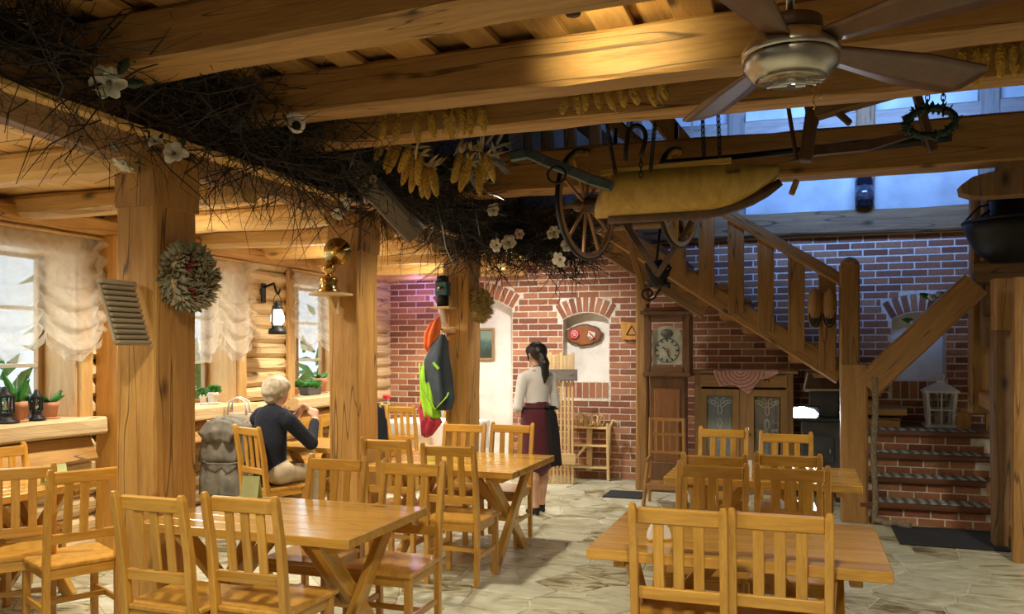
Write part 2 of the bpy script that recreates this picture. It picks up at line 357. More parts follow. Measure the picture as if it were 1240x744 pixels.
IRONB = mat('blue_grey_iron', (.10, .14, .16), .5, .5, .3, 8)
TWIG = mat('twig', (.016, .013, .012), .8, 0, .4, 3)
TWIGB = mat('pale_twig', (.055, .04, .026), .8, 0, .4, 3)
PETAL = mat('petal', (.86, .84, .74), .6, 0, .06, 6, 0, 0, .05, 0, .25)
PETALP = mat('pink_petal', (.80, .64, .62), .6, 0, .1, 6, 0, 0, .05, 0, .25)
LEAF = mat('leaf', (.06, .26, .04), .45, 0, .35, 7, 0, 0, .25, 0, .2)
LEAFD = mat('dark_leaf', (.016, .045, .022), .5, 0, .3, 7, 0, 0, .2)
TERRA = mat('terracotta', (.55, .27, .15), .8, 0, .12, 9, .2)
WPOT = mat('white_pot', (.74, .72, .68), .6, 0, .08, 9)
SOIL = mat('soil', (.05, .035, .025), .95, 0, .4, 30, .6)
CORN = mat('corn', (.56, .34, .05), .5, 0, .3, 60, 1.0, 0, .15)
HUSK = mat('husk', (.62, .50, .27), .75, 0, .25, 9, .2, 0, .2)
WHITEC = mat('white_cloth', (.82, .82, .80), .85, 0, .05, 6, .1, .3)
NAVY = mat('navy_knit', (.008, .011, .024), .95, 0, .3, 40, .2)
KHAKI = mat('khaki_cloth', (.48, .40, .27), .85, 0, .1, 12)
BURG = mat('burgundy_cloth', (.10, .012, .026), .85, 0, .2, 14, .1, .2)
BLACKC = mat('black_cloth', (.012, .010, .012), .85, 0, .2, 14, .1)
BLOUSE = mat('blouse', (.80, .80, .82), .8, 0, .05, 9, .15, .2)
SKIN = mat('skin', (.62, .36, .25), .5, 0, .06, 9)
BLOND = mat('ash_blond_hair', (.42, .36, .26), .6, 0, .35, 26, .3)
BLACKH = mat('black_hair', (.012, .009, .008), .4, 0, .3, 40, .3)
GREYJ = mat('grey_parka', (.20, .19, .16), .85, 0, .35, 9, .9)
SLATE = mat('slate_jacket', (.035, .05, .07), .8, 0, .3, 8, .2)
LIME = mat('lime_jacket', (.30, .62, .03), .8, 0, .15, 8, .2)
ORANGE = mat('orange_hood', (.78, .16, .04), .8, 0, .2, 10, .2)
REDC = mat('red_scarf', (.45, .03, .06), .8, 0, .2, 10, .2)
CREAM = mat('cream_bag', (.66, .58, .46), .8, 0, .1, 8)
DOILY = mat('crochet_pink', (.62, .36, .33), .9, 0, .15, 20, .3)
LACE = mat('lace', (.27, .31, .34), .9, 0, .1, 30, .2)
PAPER = mat('paper', (.85, .84, .82), .7, 0, .03, 5)
GLASS = glass('pane_glass'); GLASSD = glass('lamp_glass', (.9, .93, .95), .2)
GAUZE = gauze()
# ================================================================== the setting
def clip(poly, n, d):
    out = []
    for i in range(len(poly)):
        a, b = poly[i], poly[(i + 1) % len(poly)]; da = a[0] * n[0] + a[1] * n[1] - d; db = b[0] * n[0] + b[1] * n[1] - d
        if da <= 0: out.append(a)
        if (da < 0 < db) or (db < 0 < da): t = da / (da - db); out.append((a[0] + (b[0] - a[0]) * t, a[1] + (b[1] - a[1]) * t))
    return out
X0, X1, Y0, Y1 = -5.3, 4.2, -2.6, 10.2
floor = MB().box(((X0 + X1) / 2, (Y0 + Y1) / 2, -.06), (X1 - X0 + .8, Y1 - Y0 + .8, .1)).build('floor', GROUT, kind='structure')
rf = random.Random(3); seeds = []
for _ in range(9000):
    p = (rf.uniform(X0, X1), rf.uniform(Y0, Y1)); md = .27 if rf.random() < .6 else .42
    if all((p[0] - q[0]) ** 2 + (p[1] - q[1]) ** 2 > md * md for q in seeds): seeds.append(p)
cells = []
for i, p in enumerate(seeds):
    poly = [(X0, Y0), (X1, Y0), (X1, Y1), (X0, Y1)]
    for j, q in enumerate(seeds):
        dx, dy = q[0] - p[0], q[1] - p[1]; L = math.hypot(dx, dy)
        if j == i or L > 1.5: continue
        sk = rf.uniform(-.0, .0); n = (dx / L, dy / L); poly = clip(poly, n, n[0] * p[0] + n[1] * p[1] + L / 2 - .006)
        if len(poly) < 3: break
    if len(poly) >= 3:
        u, v, z = project((p[0], p[1], 0)); a = .2 / max(z, .3) ** 3 if z > 1.5 and -60 < u < 1300 and v < 800 else 0
        cells.append((a, p, poly))
cells.sort(key=lambda c: -c[0])
def stone_geo(poly, p, h):
    loc = [(x - p[0], y - p[1]) for x, y in poly]; n = len(loc)
    vs = [(x, y, -.012) for x, y in loc] + [(x, y, h - .003) for x, y in loc] + [(x * .97, y * .97, h) for x, y in loc]
    fs = [tuple(range(2 * n, 3 * n))] + [(i, (i + 1) % n, n + (i + 1) % n, n + i) for i in range(n)] + [(n + i, n + (i + 1) % n, 2 * n + (i + 1) % n, 2 * n + i) for i in range(n)]
    return vs, fs
rest = MB(); tones = []
for k, (a, p, poly) in enumerate(cells):
    h = rf.uniform(-.004, .0); vs, fs = stone_geo(poly, p, h)
    if k < 300:
        MB().add(vs, fs).build('flagstone', STONE, floor, M=Matrix.Translation((p[0], p[1], 0)))
    else:
        rest.add([(x + p[0], y + p[1], z) for x, y, z in vs], fs); tones += [rf.random()] * len(vs)
def tone_attr(me, vals):
    a = me.attributes.new('tone', 'FLOAT', 'POINT'); a.data.foreach_set('value', vals)
o = rest.build('flagstone', STONEJ, floor, kind='stuff'); tone_attr(o.data, tones)

# ---------------- back wall of brick
HOLES = [(-4.55, -3.53, 0.0, 2.13, .16), (-2.85, -2.26, 1.2, 1.98, .09), (.96, 1.5, 1.26, 1.94, .08)]
WB, WT, BL, BH = 10.2, 2.92, .265, .0805
def arc(h):
    x0, x1, z0, zs, ri = h; wd = x1 - x0; r = (wd * wd / 4 + ri * ri) / (2 * ri); return (x0 + x1) / 2, zs + ri - r, r
mb = MB(); xs = sorted([X0 - .3, X1 + .3] + [h[0] for h in HOLES] + [h[1] for h in HOLES])
for a, b in zip(xs[:-1], xs[1:]):
    hh = [h for h in HOLES if h[0] <= a + 1e-6 and h[1] >= b - 1e-6]
    if not hh: mb.box(((a + b) / 2, WB + .11, WT / 2), (b - a, .2, WT)); continue
    h = hh[0]; cx, cz, r = arc(h)
    if h[2] > 0: mb.box(((a + b) / 2, WB + .11, h[2] / 2), (b - a, .2, h[2]))
    top = [(h[0], WT), (h[0], h[3])] + [(cx + r * math.sin(t), cz + r * math.cos(t)) for t in [(-1 + 2 * i / 12) * math.asin((h[1] - h[0]) / 2 / r) for i in range(13)]] + [(h[1], h[3]), (h[1], WT)]
    top = [q for i, q in enumerate(top) if i == 0 or (abs(q[0] - top[i - 1][0]) + abs(q[1] - top[i - 1][1])) > 1e-5]
    mb.prism(top, WB + .01, WB + .21, 'y')
wall_back = mb.build('wall_back', MORTAR, kind='structure')
MB().box(((X0 + X1) / 2, WB + .24, WT / 2), (X1 - X0 + .6, .06, WT)).build('niche_plaster', PLASTER, wall_back)
bricks = []   # (x centre, z centre, length, height, tilt)
rb = random.Random(5)
for row in range(int(WT / BH)):
    zc = (row + .5) * BH; x = X0 - (BL / 2 if row % 2 else 0)
    while x < X1:
        seg = [(x + .007, x + BL - .007)]; x += BL
        for h in HOLES:
            cx, cz, r = arc(h)
            if h[2] - .21 < zc < h[2] and h[2] > 0: iv = (h[0] - .02, h[1] + .02)
            elif h[2] <= zc < h[3] - .02: iv = (h[0], h[1])
            elif h[3] - .02 <= zc < cz + r + .215:
                q = (r + .22) ** 2 - (zc - cz) ** 2
                if q <= 0: continue
                th_ = math.asin((h[1] - h[0]) / 2 / r); hw = (zc + .02 - cz) * math.tan(th_) + .012 if zc < cz + (r + .2) * math.cos(th_) else math.sqrt(q); iv = (cx - hw, cx + hw)
            else: continue
            ns = []
            for s0, s1 in seg:
                if s1 <= iv[0] or s0 >= iv[1]: ns.append((s0, s1)); continue
                if s0 < iv[0] - .03: ns.append((s0, iv[0] - .008))
                if s1 > iv[1] + .03: ns.append((iv[1] + .008, s1))
            seg = ns
        for s0, s1 in seg:
            s0 = max(s0, X0); s1 = min(s1, X1)
            if s1 - s0 > .03: bricks.append(((s0 + s1) / 2, zc, s1 - s0, BH - .0155, 0.0))
for h in HOLES:
    cx, cz, r = arc(h); th = math.asin((h[1] - h[0]) / 2 / r); n = max(5, int(2 * th * (r + .1) / .08))
    for i in range(n):
        t = -th + 2 * th * (i + .5) / n; bricks.append((cx + (r + .105) * math.sin(t), cz + (r + .105) * math.cos(t), 2 * th * (r + .05) / n - .014, .19, -t))
    if h[2] > 0:
        n = int((h[1] - h[0]) / .078)
        for i in range(n): bricks.append((h[0] + (i + .5) * (h[1] - h[0]) / n, h[2] - .105, (h[1] - h[0]) / n - .013, .19, 0.0))
def seen(b):
    u, v, z = project((b[0], WB, b[1]))
    if not (462 < u < 1240 and v > 200): return 0
    hid = (775 < u < 842 and v > 372) or (838 < u < 1018 and v > 450) or (531 < u < 580) or (600 < u < 690 and v > 470) or v > 600 or (1048 < u and v > 500)
    return 0 if hid else b[2] * b[3] / z ** 2
bricks.sort(key=lambda b: -seen(b)); bm_cache = {}; rest = MB(); tones = []
for k, (x, z, l, h, t) in enumerate(bricks):
    pr = rb.uniform(-.0025, .0025); M = Matrix.Translation((x, WB + .019 + pr, z)) @ Matrix.Rotation(-t, 4, 'Y')
    if k < 300:
        key = (round(l, 2), round(h, 2))
        if key not in bm_cache: bm_cache[key] = MB().box((0, 0, 0), (l, .03, h)).mesh('brick', BRICK, .004)
        o = bpy.data.objects.new('brick', bm_cache[key]); o.matrix_basis = M; link(o, wall_back)
    else: rest.box((0, 0, 0), (l, .03, h), 0, M); tones += [rb.random()] * 8
o = rest.build('brick', BRICKJ, wall_back, kind='stuff'); tone_attr(o.data, tones)
# upper storey of the back wall: plaster between timbers
UZ = 5.7
MB().box(((X0 + X1) / 2, WB + .12, (WT + UZ) / 2), (X1 - X0 + .6, .2, UZ - WT)).build('plaster_panel', PLASTER_G, wall_back)
hewn('sill_beam', (-3.2, WB - .03, 3.04), (1.85, WB - .03, 3.04), .22, .26, W_OLD, wall_back, .012, seed=1)
for px_ in (892, 1047, 1198):
    p = at(px_, 170, Y=WB - .02); hewn('timber_post', (p.x, WB - .02, 3.16), (p.x, WB - .02, UZ), .2, .2, W_GREY if px_ != 1047 else W_OLD, wall_back, .01, seed=px_, up=(0, 1, 0))
for zz in (4.18, 5.0): hewn('timber_rail', (-2.2, WB - .01, zz), (3.2, WB - .01, zz), .18, .2, W_GREY, wall_back, .01, seed=int(zz * 10))

# ---------------- left wall of logs with three windows
WX = -5.3
WINS = [(3.72, 5.0), (5.72, 6.92), (7.86, 9.06)]; SZ, TZ = 1.06, 2.36
mb = MB(); ys = sorted([Y0, Y1 + .2] + [q for w_ in WINS for q in w_])
for a, b in zip(ys[:-1], ys[1:]):
    if any(abs(a - w_[0]) < 1e-6 for w_ in WINS):
        mb.box((WX - .22, (a + b) / 2, SZ / 2 - .03), (.3, b - a, SZ - .06)); mb.box((WX - .22, (a + b) / 2, (TZ + 2.75) / 2 + .02), (.3, b - a, 2.75 - TZ - .04))
    else: mb.box((WX - .22, (a + b) / 2, 2.75 / 2), (.3, b - a, 2.75))
wall_left = mb.build('wall_left', mat('log_gap', (.16, .09, .04), .9), kind='structure')
LH = .152
for r in range(17):
    z0 = r * LH; zc = z0 + LH / 2
    if zc < SZ - .05 or zc > TZ + .06: segs = [(2.6, Y1)]
    else: segs = [(2.6, WINS[0][0])] + [(WINS[i][1], WINS[i + 1][0]) for i in range(2)] + [(WINS[2][1], Y1)]
    for a, b in segs:
        hewn('log', (WX - .06, a, zc), (WX - .06, b, zc), .16, LH - .004, W_LOG, wall_left, .006, seed=r * 7 + int(a * 10), chamfer=.045)
hewn('top_log', (WX + .03, 2.4, 2.56), (WX + .03, Y1, 2.56), .2, .13, W_COL, wall_left, .01, seed=4)
for i, (a, b) in enumerate(WINS):
    win = thing('window_%d' % (i + 1), None, None, kind='structure')
    gx = WX - .33
    for yy in (a, b): bar('jamb_board', (WX - .17, yy, SZ), (WX - .17, yy, TZ), .38, .05, W_TRIM, win, .005, up=(0, 1, 0))
    bar('head_board', (WX - .17, a, TZ), (WX - .17, b, TZ), .38, .05, W_TRIM, win, .005)
    for yy in (a - .05, b + .05): bar('casing_board', (WX + .035, yy, SZ - .02), (WX + .035, yy, TZ + .1), .12, .04, W_TRIM, win, .006, up=(1, 0, 0))
    bar('casing_board', (WX + .035, a - .1, TZ + .06), (WX + .035, b + .1, TZ + .06), .04, .12, W_TRIM, win, .006)
    hewn('window_sill', (WX - .10, a - .12, SZ - .045), (WX - .10, b + .12, SZ - .045), .56, .13, W_LOG, win, .008, seed=i, chamfer=.02)
    bar('sill_apron', (WX + .10, a - .06, SZ - .22), (WX + .10, b + .06, SZ - .22), .05, .2, W_COL, win, .008, up=(-.5, 0, 1))
    ym = (a + b) / 2
    for yy in (a + .05, ym, b - .05): bar('frame_stile', (gx, yy, SZ), (gx, yy, TZ), .055, .05, W_STAIR, win, .004, up=(0, 1, 0))
    for zz in (SZ + .04, SZ + .42, SZ + .86, TZ - .04): bar('glazing_bar', (gx, a, zz), (gx, b, zz), .045, .032, WPOT if .1 < zz - SZ < 1.2 else W_STAIR, win, .003)
    for yy in ((a + ym) / 2 + .01, (b + ym) / 2 - .01):
        for (z0, z1) in ((SZ + .05, SZ + .40), (SZ + .44, SZ + .84), (SZ + .88, TZ - .06)):
            MB().box((gx, yy, (z0 + z1) / 2), (.006, (b - a) / 2 - .09, z1 - z0)).build('pane', GLASS, win)
# pilaster of orange boards beside the first window
for k in range(3):
    bar('pilaster_board', (WX + .13, 5.22 + .115 * k, 0), (WX + .13, 5.22 + .115 * k, 2.5), .11, .22, W_ORANGE, wall_left, .005, up=(1, 0, 0))
# other walls close the room
wall_right = MB().box((X1 + .1, (Y0 + Y1) / 2, UZ / 2), (.2, Y1 - Y0 + .6, UZ)).build('wall_right', PLASTER, kind='structure')
wall_front = MB().box(((X0 + X1) / 2, Y0 - .1, UZ / 2), (X1 - X0 + .6, .2, UZ)).build('wall_front', PLASTER, kind='structure')

# ---------------- ceilings
ceiling = MB().box(((X0 + X1) / 2, (Y0 + Y1) / 2, UZ + .08), (X1 - X0 + .6, Y1 - Y0 + .6, .12)).build('ceiling', W_OLD, kind='structure')
MB().box((-3.62, (Y0 + Y1) / 2, 4.35), (.08, Y1 - Y0, 2.7)).build('loft_partition', W_DARK, ceiling)
MB().box(((-3.5 + X1) / 2, (Y0 + 4.12) / 2, 3.46), (X1 + 3.5, 4.12 - Y0, .05)).build('loft_floor', W_DARK, ceiling)
# main beams with planks above
BZ = 2.91
for i, (yb, yr, wd, hh) in enumerate(((.9, .9, .25, .245), (2.0, 1.8, .25, .245), (3.18, 2.78, .26, .245), (4.14, 3.82, .20, .245), (4.75, 4.58, .17, .25), (6.9, 6.9, .25, .35))):
    bz = BZ if i < 5 else 2.95
    hewn('beam', (-3.45, yb, bz + hh / 2), (X1, yr, bz + hh / 2), wd, hh, W_BEAM if i < 5 else W_STAIR, ceiling, .012, segs=26, seed=20 + i, chamfer=.018)
x = -3.5; k = 0; rp = random.Random(11)
while x < X1:
    wd = rp.uniform(.15, .23); hi = .045 if k % 2 else 0.0
    bar('plank', (x + wd / 2, Y0, BZ + .255 + hi), (x + wd / 2, 4.2 + rp.uniform(0, .06), BZ + .255 + hi), wd - (.004 if not k % 2 else -.03), .035, W_PLANK, ceiling, .003)
    x += wd * (1.0 if k % 2 else .98); k += 1
# aisle ceiling: joists along x, boards along y
x = WX - .05
while x < -3.2:
    wd = rp.uniform(.17, .25); bar('aisle_board', (x + wd / 2, 1.2, 2.70 + rp.uniform(0, .012)), (x + wd / 2, Y1, 2.70), wd - .006, .03, W_AISLE, ceiling, .003); x += wd
for yy in (1.6, 2.55, 3.5, 4.45, 5.4, 6.35, 7.3, 8.25, 9.2, 10.05):
    hewn('joist', (WX - .05, yy, 2.61), (-3.3, yy, 2.61), .17, .15, W_AISLE, ceiling, .016, seed=int(yy * 10), chamfer=.03)
# log resting on the columns
hewn('top_plate', (-3.36, .6, 2.79), (-3.36, 8.3, 2.79), .34, .34, W_OLD, ceiling, .03, segs=24, seed=2, chamfer=.09)
# gallery floor at the back and its edge beam
MB().box((-3.6, 9.3, 3.05), (3.2, 1.7, .12)).build('gallery_floor', W_OLD, ceiling)
hewn('gallery_beam', (-3.4, 8.5, 2.98), (-1.3, 8.5, 2.98), .2, .26, W_OLD, ceiling, .01, seed=3)
# loft timbers seen through the opening
for (a, b, Yd, m, wd) in (((664, 215), (662, 120), 8.6, W_GREY, .13), ((692, 215), (690, 120), 8.6, W_GREY, .13), ((722, 215), (720, 150), 8.6, W_GREY, .13), ((640, 200), (640, 150), 8.6, W_GREY, .09), ((775, 205), (765, 130), 9.3, W_GREY, .16),
                          ((690, 140), (790, 215), 9.0, W_GREY, .16), ((720, 130), (800, 200), 8.0, W_OLD, .13), ((785, 125), (858, 212), 7.6, W_STAIR, .18), ((838, 130), (838, 215), 9.4, W_GREY, .02)):
    hewn('loft_timber', at(*b, Y=Yd), at(*a, Y=Yd), wd, wd * .8, m, ceiling, .006, seed=a[0], up=(0, 1, 0))
hewn('loft_timber', at(370, 140, Y=4.98), at(505, 285, Y=5.5), .16, .12, W_GREY, ceiling, .006, seed=8, up=(0, 1, 0))
bar('loft_rail', at(610, 203, Y=8.55), at(860, 190, Y=8.55), .1, .2, W_OLD, ceiling)

# ---------------- columns
COLS = [(3.52, 'thick squared pine column nearest the camera with washboard and dried wreath'), (5.65, 'pine column behind the seated person with brass oil lamp on a shelf'), (7.88, 'farthest pine column with coats hanging and blue lantern')]
for i, (yy, lab) in enumerate(COLS):
    c = thing('wooden_column', lab, 'column', (-3.33, yy + .16, 0), 0, 'pine columns of the aisle')
    hewn('shaft', (0, 0, 0), (0, 0, 2.36), .26, .32, W_COL, c, .008, segs=8, seed=31 + i, up=(0, 1, 0), chamfer=.012)
    hewn('cap', (0, 0, 2.36), (0, 0, 2.64), .285, .345, W_COL, c, .004, segs=2, seed=41 + i, up=(0, 1, 0), chamfer=.012)
# ================================================================== staircase
st = thing('staircase', 'oak staircase turning on a landing and rising left along the brick wall', 'staircase', (.5, 9.0, 0))
def sp(p): return Vector(p) - Vector((.5, 9.0, 0))
W_TREAD = wood('tread_wood', (.11, .04, .022), (.20, .085, .04), .4, 1.0, False, .2, .1, .1)
RUG = mat('striped_rug', (.30, .32, .28), .9, 0, .4, 14, .2)
nt_ = RUG.node_tree; tc_ = nt_.nodes.new('ShaderNodeTexCoord'); wv = nt_.nodes.new('ShaderNodeTexWave'); wv.bands_direction = 'Z'; wv.inputs['Scale'].default_value = 3.5; wv.inputs['Distortion'].default_value = 4.0; wv.inputs['Detail'].default_value = 3.0
nt_.links.new(tc_.outputs['Object'], wv.inputs['Vector']); rp2 = nt_.nodes.new('ShaderNodeValToRGB'); nt_.links.new(wv.outputs['Fac'], rp2.inputs[0]); rp2.color_ramp.elements[0].color = (.10, .11, .105, 1); rp2.color_ramp.elements[1].color = (.50, .53, .48, 1); nt_.links.new(rp2.outputs[0], nt_.nodes['Principled BSDF'].inputs['Base Color'])
for k in range(4):
    yk = 8.33 + .24 * k; zk = .2 * (k + 1); dp = .30 if k < 3 else 1.15
    tr = hewn('tread', sp((.52, yk + dp / 2, zk - .027)), sp((1.93, yk + dp / 2, zk - .027)), dp, .055, W_TREAD, st, .004, seed=k, chamfer=.012)
    bar('stair_mat', sp((.64, yk + .15, zk + .005)), sp((1.60, yk + .15, zk + .005)), .25, .008, RUG, st, .002)
    n = 6
    for r in range(2):
        for b in range(n):
            x0 = .56 + b * .225 + (.11 if r else 0)
            if x0 + .2 > 1.75: continue
            bar('brick', sp((x0, yk + .09, zk - .17 + r * .077)), sp((x0 + .21, yk + .09, zk - .17 + r * .077)), .08, .066, BRICK, st, .003)
    MB().box(tuple(sp((1.15, yk + .105, zk - .12))), (1.24, .1, .155)).build('riser_mortar', MORTAR, st)
# winder steps at the left of the landing
for k, (x0, x1, zz) in enumerate(((.60, 1.02, 1.0), (.56, .78, 1.19))):
    hewn('tread', sp((x0, 9.75, zz - .04)), sp((x1, 9.75, zz - .04)), .85, .07, W_STAIR, st, .006, seed=50 + k, chamfer=.012)
    hewn('riser_board', sp((x1 - .06, 9.75, zz - .16)), sp((x0, 9.75, zz - .16)), .8, .12, W_STAIR, st, .004, seed=60 + k)
# upper flight
sl = .66; f0 = Vector((.36, 0, 1.40))
def fl(x): return f0.z + (f0.x - x) * sl
for k in range(11):
    x = .28 - k * .235; zt = fl(x) + .04
    if zt > 3.02: break
    hewn('tread', sp((x, 9.22, zt)), sp((x, 10.16, zt)), .30, .07, W_OLD, st, .006, seed=70 + k, chamfer=.012)
    hewn('tread_block', sp((x - .04, 9.28, zt - .11)), sp((x - .04, 10.1, zt - .11)), .26, .15, W_STAIR, st, .008, seed=90 + k)
for yy in (9.25, 10.12): hewn('stringer', sp((.40, yy, fl(.40) - .03)), sp((-2.15, yy, fl(-2.15) - .03)), .07, .22, W_STAIR, st, .006, seed=int(yy * 9), up=(0, 0, 1))
for k in range(6):
    x = .26 - k * .305
    hewn('baluster', sp((x, 9.19, fl(x) - .08)), sp((x, 9.19, fl(x) + .92)), .165, .05, W_STAIR, st, .005, segs=3, seed=110 + k, up=(0, 1, 0), chamfer=.006)
hewn('handrail', sp((.44, 9.15, fl(.44) + .93)), sp((-1.45, 9.15, fl(-1.45) + .93)), .08, .12, W_STAIR, st, .006, seed=130)
hewn('soffit_board', sp((-.95, 9.32, fl(-.95) - .20)), sp((-2.3, 9.32, fl(-2.3) - .20)), .05, .30, W_OLD, st, .004, seed=131)
# newel posts
p = at(1029, 440, Y=9.1); hewn('newel_post', sp((p.x, 9.1, 1.0)), sp((p.x, 9.1, at(1029, 322, Y=9.1).z)), .19, .17, W_STAIR, st, .006, seed=140, up=(0, 1, 0))
MB().lathe([(.0, .09), (.05, .08), (.085, .04), (.095, 0)], 10, 0, Matrix.Translation(sp((p.x, 9.1, at(1029, 322, Y=9.1).z)))).build('newel_cap', W_STAIR, st)
p = at(1034, 620, Y=8.45); NX = p.x
hewn('newel_post', sp((NX, 8.45, 0)), sp((NX, 8.45, at(1034, 442, Y=8.45).z)), .235, .22, W_STAIR, st, .006, seed=141, up=(0, 1, 0))
# railing beam sloping up to the right-hand post
a = at(1049, 468, Y=8.4); b = at(1182, 345, Y=8.4)
hewn('railing_beam', sp(a), sp(b), .12, .25, W_STAIR, st, .01, seed=142)
# right-hand posts and rails
for (xa, ya, xb, yb, Yd, wd, m) in ((1186, 500, 1186, 236, 8.7, .16, W_STAIR), (1201, 420, 1201, 236, 8.5, .16, W_OLD), (1216, 660, 1216, 345, 7.75, .17, W_OLD), (1236, 690, 1236, 336, 7.2, .10, W_STAIR), (1214, 400, 1214, 338, 7.6, .15, W_STAIR)):
    hewn('side_post', sp(at(xa, ya, Y=Yd)), sp(at(xb, yb, Y=Yd)), wd, wd, m, st, .008, seed=xa, up=(0, 1, 0))
hewn('side_rail', sp(at(1178, 332, Y=8.45)), sp(at(1290, 322, Y=8.45)), .16, .2, W_OLD, st, .008, seed=151)
hewn('side_rail', sp(at(1192, 482, Y=8.6)), sp(at(1262, 520, Y=7.6)), .12, .15, W_STAIR, st, .008, seed=152)
for k in range(2): hewn('side_brace', sp(at(1206 - 6 * k, 560 + 30 * k, Y=8.3)), sp(at(1232, 650, Y=7.6)), .07, .12, W_STAIR, st, .008, seed=153 + k)
bar('spacer_block', sp(at(1190, 392, Y=8.38)), sp(at(1212, 392, Y=8.38)), .14, .12, W_OLD, st)
# corbel board at the right end of the fourth beam
poly = [(1.35, 2.97), (1.35, 2.90), (1.18, 2.86), (1.10, 2.80), (1.11, 2.74), (1.2, 2.71), (2.6, 2.71), (2.6, 2.97)]
MB().prism(poly, 6.82, 6.98, 'y').build('corbel', W_OLD, ceiling, .006)

# ropes, shoes, lantern on the stairs
rp_ = []
for i in range(40): t = i / 39; rp_.append((NX + .17 + .008 * math.sin(t * 9), 8.34, 1.35 - 1.3 * t))
for i in range(14): rp_.append((NX + .17 + .022 * i, 8.32 - .01 * i, .03 + .01 * math.sin(i)))
rope = MB().tube(rp_, .028, 8).build('rope', mat('jute_rope', (.26, .21, .15), .9, 0, .4, 60, .8), label='grey rope hanging down the right side of the lower newel post', cat='rope')
# ================================================================== chairs and tables
def post_mesh(side):
    pts = [(-.195, 0), (-.188, .25), (-.19, .45), (-.215, .70), (-.262, .945), (-.266, .97)]; wds = [.036, .04, .046, .044, .036, .024]
    mb = MB(); vs = []
    for (y, z), d in zip(pts, wds):
        wx = .034 if z < .96 else .022
        vs += [(-wx / 2, y - d / 2, z), (wx / 2, y - d / 2, z), (wx / 2, y + d / 2, z), (-wx / 2, y + d / 2, z)]
    n = len(pts); fs = [(i * 4 + j, i * 4 + (j + 1) % 4, i * 4 + 4 + (j + 1) % 4, i * 4 + 4 + j) for i in range(n - 1) for j in range(4)] + [(3, 2, 1, 0), tuple((n - 1) * 4 + j for j in range(4))]
    return mb.add(vs, fs).mesh('back_post', W_CHAIR, .004)
_post = post_mesh(1)
def make_chair():
    t = thing('dining_chair', 'x', 'chair', (0, 0, 0), 0, 'pine slat-back dining chairs')
    def bk(z): return -.19 - (z - .45) * .052 - max(0, z - .7) * .09
    for s in (-1, 1):
        o = bpy.data.objects.new('back_post', _post); o.location = (s * .183, 0, 0); link(o, t)
        bar('front_leg', (s * .18, .175, 0), (s * .18, .175, .42), .038, .038, W_CHAIR, t, .004)
        bar('side_stretcher', (s * .182, -.17, .20), (s * .182, .16, .20), .018, .034, W_CHAIR, t, .003)
        bar('side_apron', (s * .178, -.17, .395), (s * .178, .16, .395), .02, .055, W_CHAIR, t, .003)
    bar('cross_stretcher', (-.175, 0, .20), (.175, 0, .20), .018, .03, W_CHAIR, t, .003)
    bar('front_apron', (-.165, .178, .395), (.165, .178, .395), .02, .055, W_CHAIR, t, .003)
    bar('rear_apron', (-.165, -.185, .395), (.165, -.185, .395), .02, .055, W_CHAIR, t, .003)
    MB().prism([(-.205, -.165), (-.165, -.165), (-.165, -.205), (.165, -.205), (.165, -.165), (.205, -.165), (.215, .215), (-.215, .215)], .423, .448, 'z').build('seat', W_SEAT, t, .006)
    bar('top_rail', (-.168, bk(.915), .915), (.168, bk(.915), .915), .024, .068, W_CHAIR, t, .006, up=(0, -.1, 1))
    bar('lower_rail', (-.168, bk(.585), .585), (.168, bk(.585), .585), .022, .052, W_CHAIR, t, .004, up=(0, -.08, 1))
    for k in (-1, 0, 1): bar('slat', (k * .082, bk(.60), .60), (k * .082, bk(.885), .885), .044, .014, W_CHAIR, t, .003, up=(0, 1, 0))
    return t
W_SEAT = wood('seat_pine', (.43, .20, .026), (.68, .38, .07), .30, 1.0, False, .4, .03, .08)
chair0 = make_chair()
CH = [  # back position x, y, turn (degrees), label
 (-.475, 3.43, 0, 'slat-back pine chair at front right table, near side, left of the pair'),
 (-.078, 3.45, 0, 'slat-back pine chair at front right table, near side, right of the pair'),
 (-.47, 4.80, 180, 'pine chair on far side of front right table, left of the two'),
 (-.045, 4.83, 180, 'pine chair on far side of front right table, right of the two'),
 (-.50, 5.22, 0, 'pine chair on near side of rear right table, left one'),
 (-.075, 5.40, 0, 'pine chair on near side of rear right table, right one'),
 (-.60, 7.03, 180, 'pine chair facing us before the glazed cabinet, left one'),
 (-.11, 6.80, 182, 'pine chair facing us before the glazed cabinet, right one'),
 (-2.72, 2.96, 0, 'pine chair in front of the thick near column at the left table'),
 (-2.32, 3.07, 0, 'pine chair at near side of left table, right of the pair'),
 (-2.62, 4.37, 180, 'pine chair on far side of left table, left one by the column'),
 (-2.10, 4.33, 180, 'pine chair on far side of left table, right one with seat showing'),
 (-2.24, 5.16, 0, 'pine chair at near side of middle table, right one, fully in view'),
 (-2.82, 5.38, 0, 'pine chair at near side of middle table, left one by the second column'),
 (-2.78, 6.76, 180, 'pine chair on far side of middle table, left one beneath the coats'),
 (-2.37, 6.85, 180, 'pine chair on far side of middle table beside the standing person'),
 (-4.08, 3.44, 50, 'pine chair cut by the left edge of the photo, foreground'),
 (-3.66, 3.52, 64, 'pine chair at the window table, second from the left edge'),
 (-5.06, 4.13, -100, 'pine chair below the near window at far left edge'),
 (-4.37, 5.87, -22, 'pine chair on which the person in navy sits'),
 (-4.35, 7.45, 172, 'pine chair across the table from the person in navy'),
 (-5.02, 8.55, 0, 'pine chair below the farthest window behind the seated person'),
 (-4.84, 6.22, 8, 'pine chair covered by the grey parka'),
 (-4.33, 8.60, -6, 'pine chair at the white-clothed table beside the red rose'),
 (-4.78, 8.62, 4, 'pine chair under the dark coat left of the red rose'),
 (-4.5, 9.88, 180, 'pine chair against the brick wall behind the white-clothed table'),
]
